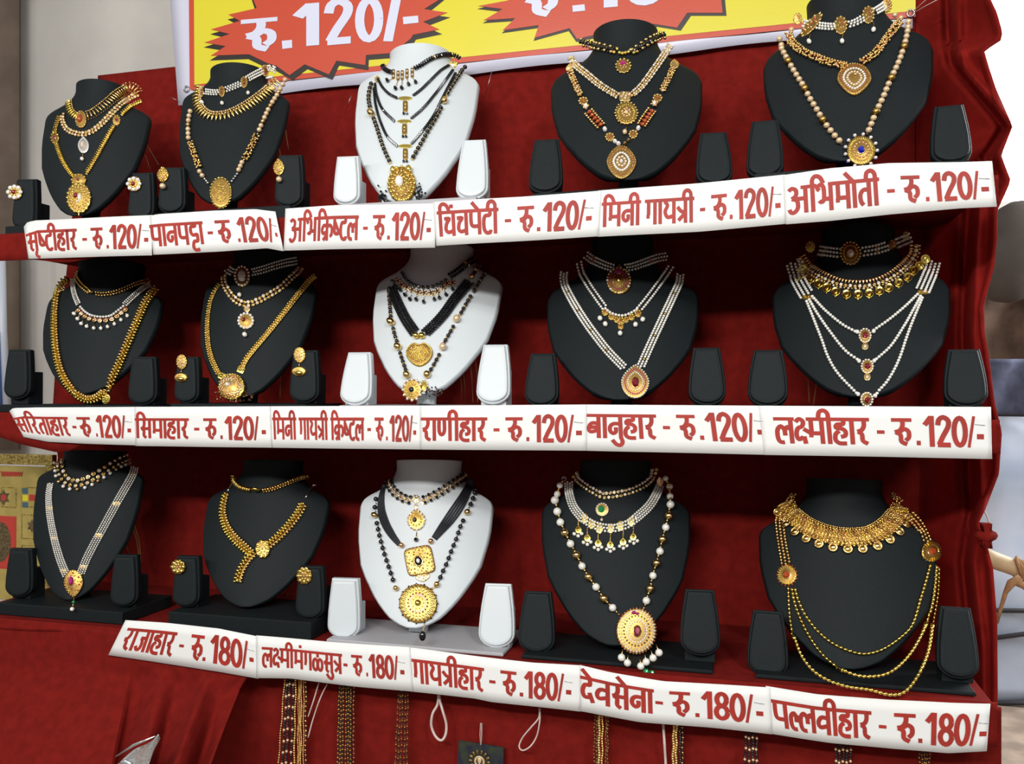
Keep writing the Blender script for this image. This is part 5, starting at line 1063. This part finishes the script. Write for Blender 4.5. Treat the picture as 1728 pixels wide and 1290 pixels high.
# ================= bottom shelf, white
k = '33'
j = necklace(k, 'choker', 'black bead and clear stone choker with an oval flower drop on the white bottom bust', GC)
for q in ([(432, 180), (440, 225), (475, 272), (530, 305), (570, 315)], [(640, 315), (700, 290), (770, 250), (840, 205), (915, 150)]): j.strand(q, [(-5, 'fac', [5.6, 3], ['black_bead', 'gold'], 4.6), (0, 'stone', (5, 5, 4), ('rose_gold', 'champagne_stone'), 5), (5, 'fac', [5.6, 3], ['black_bead', 'gold'], 4.6)])
j.flush('bead_rows', True)
for x, y, w in ((598, 305, 50), (640, 325, 34), (598, 352, 30)): j.pendant(x, y, w, w*1.1, 'flower', [('ring', .6, 5, 'dome', .3, 'white_stone')], base='gold', name='flower_link')
j.pendant(600, 432, 112, 138, 'tear', [('ring', .92, 16, 'dome', .14, ['white_stone', 'champagne_stone'], .6), ('ring', .58, 12, 'dome', .13, 'yellow_gold', .9), ('c', -.15, -.08, 'gem', (.26, .24, .25), 'black_bead', 1.1)], base='gold'); j.drop(600, 560, 30, 'black_bead', (602, 510), 'fac')
j = necklace(k, 'necklace', 'black cord bundle with a tilted square gold pendant on the white bottom bust', GN)
j.tubes([(405, 215), (385, 290), (385, 380), (410, 460), (450, 530), (495, 588)], 3.2, 'black_cord', 'black_cord', (-6, -3, 0, 3, 6)); j.tubes([(945, 180), (905, 270), (860, 350), (805, 430), (750, 500), (705, 558)], 3.4, 'black_cord', 'black_cord', (-8, -4, 0, 4, 8))
for x, y in ((512, 595), (690, 570)): j.drop(x, y, 34, 'rose_gold', name='gold_ball')
j.pendant(620, 688, 176, 176, 'square', [('ring', .9, 26, 'dome', .08, ['gold', 'rose_gold']), ('scatter', 48, 'dome', .075, ['gold', 'champagne_stone', 'dark_gold'], .85), ('c', -.08, -.05, 'ring', (.38, .42, .15), 'gold', 1.1), ('c', -.08, -.05, 'dome', (.3, .36, .2), 'black_bead', 1.15), ('c', -.08, -.05, 'gem', (.16, .2, .15), 'white_stone', 2.2)], base='gold', rot=-.2, thick=.12)
j.pendant(640, 790, 90, 60, 'paan', [('scatter', 12, 'dome', .14, ['gold', 'champagne_stone'], .8)], base='gold', rot=-.2, name='lower_point')
j = necklace(k, 'long_necklace', 'black crystal bead string with a big round yellow gold medallion on the white bottom bust', GL)
for q in ([(362, 285), (352, 340), (350, 385)], [(358, 440), (375, 525), (400, 625), (430, 720), (450, 780), (465, 830)], [(975, 225), (955, 280), (925, 360)], [(895, 425), (870, 480), (845, 555), (815, 630), (790, 700), (760, 765), (740, 815)]):
    j.strand(q, [(0, 'ball', 7.4, 'black_bead', 10.6)], 'black_bead', ind=True); j.strand(q, [(0, 'sph', 2.6, 'brown_bead', 10.6, .5)])
for x, y, d in ((352, 410, 36), (910, 390, 38), (478, 862, 34), (726, 838, 38)): j.drop(x, y, d, 'gold', name='gold_ball')
j.strand([(725, 845), (690, 868)], [(0, 'sph', 4, 'gold', 5)]); j.flush('spacers', True)
j.pendant(612, 955, 236, 240, 'round', [('ring', 1.02, 15, 'fac', .05, 'black_bead', .3), ('ring', .96, 34, 'sph', .035, 'gold', .6), ('ring', .76, 26, 'petal', (.19, .085, .04), 'yellow_gold', .78), ('ring', .52, 18, 'dome', .05, 'ruby', 1.05), ('ring', .42, 20, 'dome', .06, 'white_stone', 1.1), ('ring', .3, 10, 'sph', .05, 'yellow_gold', 1.2), ('c', 0, 0, 'dome', (.18, .18, .14), 'yellow_gold', 1.2)], base='yellow_gold', thick=.16, name='medallion')
j.drop(640, 1150, 64, 'black_bead', (650, 1085), w=44, name='black_drop')
# ================= bottom shelf, fourth
k = '34'
j = necklace(k, 'choker', 'clear stone choker with a round green stone drop on the fourth bottom bust', GC)
j.strand([(378, 95), (395, 130), (450, 180), (520, 222), (560, 235), (640, 225), (720, 205), (790, 170), (835, 125), (852, 75)], [(-3.5, 'stone', (6, 6, 4.5), ('silver', 'white_stone'), 6), (3, 'stone', (5.6, 5.6, 4), ('gold', 'white_stone'), 6, .5)]); j.flush('stone_band', True)
j.pendant(545, 316, 80, 82, 'round', [('ring', .85, 15, 'dome', .14, 'white_stone'), ('c', -.1, 0, 'gem', (.52, .52, .4), 'green_stone', 1)], base='gold'); j.drop(543, 378, 18, 'champagne_stone', (543, 350))
j = necklace(k, 'necklace', 'four row pearl necklace with six gold stations and clustered drops, fourth bottom bust', GN)
for q in ([(345, 145), (352, 215), (378, 300), (430, 368)], [(882, 165), (860, 230), (815, 300), (740, 370)]): j.strand(q, pearls(4, 3.9, gap=3.7))
j.strand([(430, 368), (490, 405), (560, 425), (630, 425), (700, 400), (740, 370)], pearls(3, 4.6, gap=5)); j.flush('pearl_rows', True)
for x, y in ((443, 365), (482, 400), (528, 428), (596, 425), (652, 410), (714, 384)): j.pendant(x, y, 44, 66, 'flower', [('scatter', 6, 'dome', .24, ['yellow_gold'], .7)], base='yellow_gold', name='gold_station')
for x, y in ((405, 440), (458, 490), (521, 520), (592, 530), (667, 512), (727, 483)):
    j.pendant(x, y-8, 40, 50, 'tear', [('c', 0, -.1, 'dome', (.4, .4, .3), 'yellow_gold')], base='yellow_gold', name='drop_cap'); 
    for dx, dy in ((-20, 22), (2, 34), (22, 20)): j.drop(x+dx, y+dy, 22, 'pearl')
    M, a, b = j.frame(x, y-44, 4, 26)
    j.strand([(x+2, y-70), (x, y-30)], [(0, 'sph', 3, 'gold', 3)])
j.flush('gold_links', True); j.pendant(884, 150, 40, 60, 'tear', [], base='rose_gold', name='clasp')
j = necklace(k, 'long_necklace', 'large pearl and gold bead string with oval pendant, fourth bottom bust', GL)
PG = [((320, 132), 'p', 30), ((294, 170), 'p', 38), ((279, 222), 'p', 40), ((280, 274), 'p', 40), ((293, 335), 'p', 42), ((310, 398), 'p', 42), ((336, 460), 'g', 46), ((367, 524), 'p', 44), ((402, 590), 'g', 48), ((432, 654), 'p', 44), ((470, 717), 'g', 50), ((512, 776), 'p', 46), ((557, 844), 'g', 54), ((607, 898), 'p', 46),
      ((915, 130), 'p', 34), ((937, 177), 'p', 40), ((940, 234), 'p', 42), ((935, 295), 'p', 42), ((925, 360), 'g', 48), ((909, 427), 'p', 42), ((890, 497), 'g', 48), ((876, 567), 'p', 44), ((857, 636), 'g', 50), ((837, 709), 'p', 44), ((821, 785), 'g', 52), ((799, 856), 'p', 46)]
prev = None
for i, (q, t_, d) in enumerate(PG):
    M, a, b = j.frame(q[0], q[1], d, d); M[:3, 3] += M[:3, 2]*(a+.0003); M[:3, 1] = np.cross(M[:3, 2], M[:3, 0]); j.single('pearl' if t_ == 'p' else 'gold_bead', 'ball', M, (a, a, a), 'pearl' if t_ == 'p' else 'gold')
    if prev and i != 14: j.strand([prev, q], [(0, 'sph', 4.4, 'gold', 5, 0, 2)])
    prev = q
j.strand([(607, 898), (650, 940)], [(0, 'sph', 4, 'gold', 5)]); j.strand([(799, 870), (785, 905)], [(0, 'sph', 4, 'gold', 5)]); j.flush('gold_spacers', True)
j.pendant(745, 1030, 236, 272, 'round', [('ring', .97, 40, 'petal', (.07, .04, .05), ['rose_gold', 'orange_stone'], .5), ('ring', .88, 40, 'dome', .05, ['white_stone', 'champagne_stone'], .8), ('ring', .76, 36, 'dome', .045, 'champagne_stone', .9), ('ring', .64, 26, 'sph', .055, 'black_bead', .8), ('ring', .5, 26, 'dome', .055, 'white_stone', 1.0), ('ring', .38, 20, 'dome', .05, 'champagne_stone', 1.1), ('c', 0, -.02, 'ring', (.24, .28, .1), 'gold', 1.15), ('c', 0, -.02, 'gem', (.2, .25, .2), 'ruby', 1.2), ('c', -.15, .78, 'dome', (.12, .08, .1), 'magenta_stone', 1), ('c', .02, .74, 'dome', (.09, .07, .1), 'magenta_stone', 1)], base='rose_gold', thick=.13)  # black ring is added in place of an open gap onto the bust
for x, y in ((655, 1178), (690, 1210), (768, 1229), (800, 1204), (840, 1181), (875, 1150)): j.drop(x, y, 45, 'pearl', (745+(x-745)*.9, y-42), name='pearl_drop')
j.drop(800, 1262, 40, 'green_stone', el='fac', name='green_bead'); j.drop(835, 1270, 36, 'green_stone', el='fac', name='green_bead')
# ================= bottom shelf, fifth
k = '35'
j = necklace(k, 'choker', 'broad gold filigree collar with scalloped edge on the far right bottom bust', GC)
cp = [(322, 215), (345, 262), (390, 308), (450, 350), (530, 385), (620, 405), (710, 408), (790, 395), (860, 355), (915, 300), (950, 235)]
rows_ = [(o, 'cluster' if i % 2 else 'sph', (6, 6, 6) if i % 2 else (5, 5, 5), ['gold', 'yellow_gold', 'gold', 'dark_gold'], 5.2, .3*i) for i, o in enumerate((-13, -9, -5, -1, 3, 7, 11))]
j.strand(cp, rows_+[(16, 'dome', (10, 10, 5), 'gold', 17.5), (16, 'ring', (15, 15, 6), 'gold', 17.5), (-16, 'sph', 3.4, 'gold', 3.6)]); j.strand(cp, [(0, 'sph', (8, 30, 2.5), 'dark_gold', 5)]); j.flush('filigree_band', True)
j.strand([(372, 165), (355, 190), (340, 215)], [(0, 'cluster', (8, 10, 7), 'gold', 5)]); j.strand([(890, 170), (920, 195), (945, 215)], [(0, 'cluster', (8, 10, 7), 'gold', 5)]); j.flush('end_links', True)
j = necklace(k, 'long_necklace', 'gold bead necklace with two orange medallions and three loops, far right bottom bust', GL)
for q in ([(300, 270), (308, 350), (320, 440), (338, 545)], [(985, 275), (1030, 325), (1060, 375), (1080, 425)]): j.strand(q, [(o, 'sph', 5.2, 'gold', 5.2, .5*(i % 2)) for i, o in enumerate((-6, 0, 6))])
GB = [(0, 'sph', (7.4, 5.4, 5.4), 'yellow_gold', 6.6), (0, 'sph', 2.6, 'gold', 6.6, .5)]
for q in ([(385, 670), (405, 740), (450, 830), (520, 915), (610, 980), (730, 1020), (830, 1002), (930, 940), (1000, 865), (1040, 740), (1070, 640), (1095, 545)],
          [(368, 670), (390, 770), (440, 890), (510, 1000), (590, 1075), (690, 1125), (790, 1135), (890, 1108), (985, 1020), (1060, 890), (1100, 760), (1118, 640), (1125, 550)],
          [(350, 665), (355, 790), (370, 900), (410, 1020), (475, 1105), (560, 1158), (660, 1190), (770, 1205), (880, 1232), (960, 1215), (1030, 1130), (1085, 1000), (1110, 850), (1135, 700), (1142, 560)]): j.strand(q, GB)
j.flush('gold_bead_rows', True)
for x, y in ((342, 602), (1102, 478)): j.pendant(x, y, 104, 108, 'round', [('ring', 1.04, 18, 'sph', .09, 'black_bead' if x > 500 else 'orange_stone', .3), ('ring', .8, 22, 'bar', (.18, .05, .07), 'yellow_gold', .8), ('c', 0, 0, 'ring', (.5, .5, .15), 'gold', 1), ('c', 0, 0, 'gem', (.4, .4, .3), 'orange_stone', 1.1)], base='gold', name='medallion')
# cords hanging behind other busts
def cords(key, lines, Y): 
    j = J(key, 'tie_cords', CORDL[key], 'cord', 'necklace cords hanging behind the busts')
    mb = MB()
    for line in lines:
        q = catmull([j.P(p) for p in line], 6); mb.tube([pix(p[0], p[1], Y+.004*math.sin(i*.3)) for i, p in enumerate(q)], .0009, 'gold_thread', 5)
    p0 = j.P(lines[0][0]); p0 = pix(p0[0], p0[1], Y); j.ensure(tuple(p0)); mb.build('cord', j.root)
CORDL = {'11': 'thin brown tie cords hanging behind the far left top bust', '12': 'thin brown tie cord hanging behind the second top bust', '22': 'thin brown tie cord hanging behind the second middle bust', '14': 'dark red tie cord under the fourth top bust', '32': 'brown tie cord hanging behind the second bottom bust'}
cords('11', [[(965, 600), (1020, 700), (1080, 800)], [(930, 660), (990, 740), (1020, 830)], [(895, 720), (960, 810)]], .21)
cords('12', [[(893, 600), (915, 740)], [(850, 720), (870, 830)]], .2)
cords('22', [[(935, 740), (965, 810)], [(885, 880), (870, 1180)]], .2)
cords('32', [[(940, 920), (910, 1010), (880, 1040)], [(900, 920), (870, 1020)]], .2)
# ================= under the bottom shelf
def chain_bundle(label, cols, x, ytop, ybot, fan=0.0, Y=.03):
    t = thing('hanging_chains', label, 'chains', pix(x, ytop, Y), 'bead chain bundles hanging under the bottom shelf')
    for i, (dx, m, d, pitch) in enumerate(cols):
        mb = MB(); a = pix(x+dx, ytop, Y); b = pix(x+dx*(1+fan)-fan*16, ybot, Y-.006); mpp = depth(a)/F; n = int((b-a).length/(pitch*mpp)); ms = m if isinstance(m, list) else [m]
        for k_ in range(n):
            u = (k_+.5*(i % 2))/n; p = a+(b-a)*u; M = np.eye(4); M[:3, 3] = (p.x+.0006*math.sin(u*20+i), p.y-.001*(i % 3), p.z); r = d*mpp/2; mb.put('sph', M, (r, r, r), ms[k_ % len(ms)])
        mb.build('bead_chain', t, True)
BG_ = ['black_bead', 'black_bead', 'black_bead', 'champagne_pearl']
chain_bundle('black and gold bead chains hanging leftmost under the bottom shelf', [(-11, 'gold', 4, 4)]+[(o, BG_, 5, 4.6) for o in (-6, -1, 4)]+[(8, 'gold', 4, 4)], 492, 1140, 1320, .5)
chain_bundle('plain gold chain bundle beside the black chains under the bottom shelf', [(o, 'gold', 3.2, 3) for o in (-7, -4, -1, 2)]+[(6, ['gold', 'black_bead'], 4, 4)], 511, 1143, 1320, .1, .035)
chain_bundle('dark olive bead chains under the word of the second bottom label', [(o, ['black_bead', 'dark_gold'], 4, 3.6) for o in (-12, -8, -4, 0, 4, 8, 12)], 585, 1150, 1320, .15)
chain_bundle('brown bead chains hanging near the third bottom label start', [(o, ['brown_bead', 'dark_gold', 'black_bead'], 3.4, 3.4) for o in (-9, -5, -1, 3, 7)], 682, 1160, 1320, .3)
chain_bundle('gold rope chain between thin dark chains under the fourth bottom label', [(-8, ['black_bead', 'dark_gold'], 3, 3), (-4, ['black_bead', 'dark_gold'], 3, 3), (0, 'gold', 6, 4), (5, 'gold', 5, 4), (11, ['brown_bead', 'dark_gold'], 3, 3), (14, ['black_bead', 'dark_gold'], 3, 3)], 1012, 1200, 1320, .1)
chain_bundle('gold rope and black chain hanging right of the cream cord', [(-5, 'gold', 6, 4), (0, 'gold', 6, 4), (6, 'black_bead', 5, 4), (10, ['black_bead', 'gold'], 4, 4)], 1142, 1222, 1320, .1)
chain_bundle('black beads dotted with pearls hanging second from right under the shelf', [(o, BG_, 5, 4.4) for o in (-9, -3, 3, 9)], 1268, 1230, 1320, .1)
chain_bundle('black beads dotted with pearls under the start of the right end label', [(o, BG_, 5, 4.6) for o in (-12, -6, 0, 6, 12)], 1423, 1250, 1330, .05)
chain_bundle('dark bead chains hanging rightmost under the bottom shelf', [(o, ['black_bead', 'dark_gold'], 3.6, 3.4) for o in (-8, -4, 0, 4, 8)], 1560, 1262, 1330, .05)
def loop(name, label, pts, r, m, Y=.03, cat='cord', g=None):
    mb = MB(); mb.tube([pix(p[0], p[1], Y+.002*math.sin(i*.4)) for i, p in enumerate(catmull(pts, 3))], r, m, 6); return tag(mb.build(name), label, cat, g)
loop('thread_loop', 'white thread loop hanging under the third bottom label', [(740, 1172), (738, 1190), (730, 1205), (728, 1225), (735, 1243), (745, 1250), (752, 1240), (753, 1222), (747, 1200), (742, 1182), (741, 1172)], .0021, 'white_thread')
loop('thread_loop', 'tilted white thread loop hanging left of the fourth bottom label', [(910, 1195), (909, 1212), (896, 1228), (882, 1245), (876, 1260), (882, 1267), (895, 1260), (906, 1242), (911, 1215), (911, 1195)], .0012, 'white_thread')
loop('cream_cord', 'cream cord hanging straight down between two gold chain bundles', [(1119, 1222), (1121, 1250), (1124, 1300)], .0020, 'white_thread')
loop('cream_cord', 'thin pinkish cord crossing beside the leftmost bead chains', [(552, 1155), (540, 1180), (528, 1215), (520, 1245)], .0011, 'white_thread')
loop('cream_cord', 'second thin pinkish cord hanging left of its twin near the bead chains', [(538, 1153), (530, 1180), (520, 1210)], .0011, 'white_thread')
t = thing('pendant_card', 'dark square card with a gold mandala pendant hanging on a thread', 'card', pix(812, 1270, .045))
mat('card_navy', (.012, .014, .03), .5, col2=(.03, .04, .02), scale=90); mat('plastic_film', (.30, .10, .12), .25, trans=.5)
Yc = .04
mb = MB(); P_ = [pix(x, y, Yc) for x, y in ((774, 1250), (850, 1262), (848, 1340), (770, 1330))]; mb.raw([tuple(p) for p in P_]+[(p.x, p.y+.002, p.z) for p in P_], [(3, 2, 1, 0), (4, 5, 6, 7), (0, 1, 5, 4), (1, 2, 6, 5), (2, 3, 7, 6), (3, 0, 4, 7)], 'card_navy', False); mb.build('card', t)
M = np.eye(4); M[:3, :3] = np.array([[1, 0, 0], [0, 0, 1], [0, -1, 0]]).T; p = pix(809, 1286, Yc-.001); M[:3, 3] = p; M[:3, 0] = (1, 0, 0); M[:3, 1] = (0, 0, 1); M[:3, 2] = (0, -1, 0)
mb = MB(); mpp = depth(p)/F; mb.put('ring', M, (10*mpp, 10*mpp, .0012), 'champagne_pearl'); mb.put('tear', M, (4*mpp, 6*mpp, .001), 'champagne_pearl'); mb.build('mandala_ring', t)
for k_ in range(14):
    a = k_*math.pi*2/14; M2 = M.copy(); M2[:3, 3] = np.array(p)+np.array((math.cos(a)*16*mpp, 0, math.sin(a)*16*mpp)); ax = np.array((math.cos(a), 0, math.sin(a))); M2[:3, 0] = ax; M2[:3, 1] = np.cross((0, -1, 0), ax)
    mb = MB(); mb.put('petal', M2, (4.5*mpp, 2.2*mpp, .0006), 'dark_gold'); mb.build('mandala_petal', t)
mb = MB(); mb.tube([pix(811, 1258, Yc-.002), pix(810, 1240, Yc-.002), pix(811, 1221, Yc), pix(813, 1221, Yc), pix(813, 1240, Yc-.002), pix(812, 1258, Yc-.002)], .0007, 'white_thread', 5); mb.build('hanging_thread', t)
# clear plastic packet lying on the red drape
mat('clear_plastic', (.75, .78, .76), .12, trans=.75, spec=.8); mat('foil', (.8, .85, .85), .15, .9)
t = thing('plastic_packet', 'crinkled clear plastic packet at the bottom left on the red drape', 'packet', pix(225, 1280, -.16))
P = []
for i in range(9):
    u = i/8; a = (180+85*u, 1300-58*u); b = (235+35*u, 1330-86*u); row = []
    for k_ in range(7): v = k_/6; row.append(pix(a[0]+(b[0]-a[0])*v, a[1]+(b[1]-a[1])*v+3*math.sin(u*9+v*5), -.165-.004*math.sin(u*11+v*7)))
    P.append(row)
solid_grid(P, .0006, 'film', 'clear_plastic', t)
mb = MB(); mb.tube([pix(196, 1277, -.168), pix(226, 1258, -.168), pix(262, 1243, -.168)], [.0012, .0022, .0008], 'foil', 6); mb.build('sealed_edge', t)
mb = MB(); v, f = sph_tpl(10, 7); mb.raw(v*np.array([.011, .003, .008])+np.array(pix(212, 1292, -.170)), f, 'foil'); mb.build('foil_insert', t)
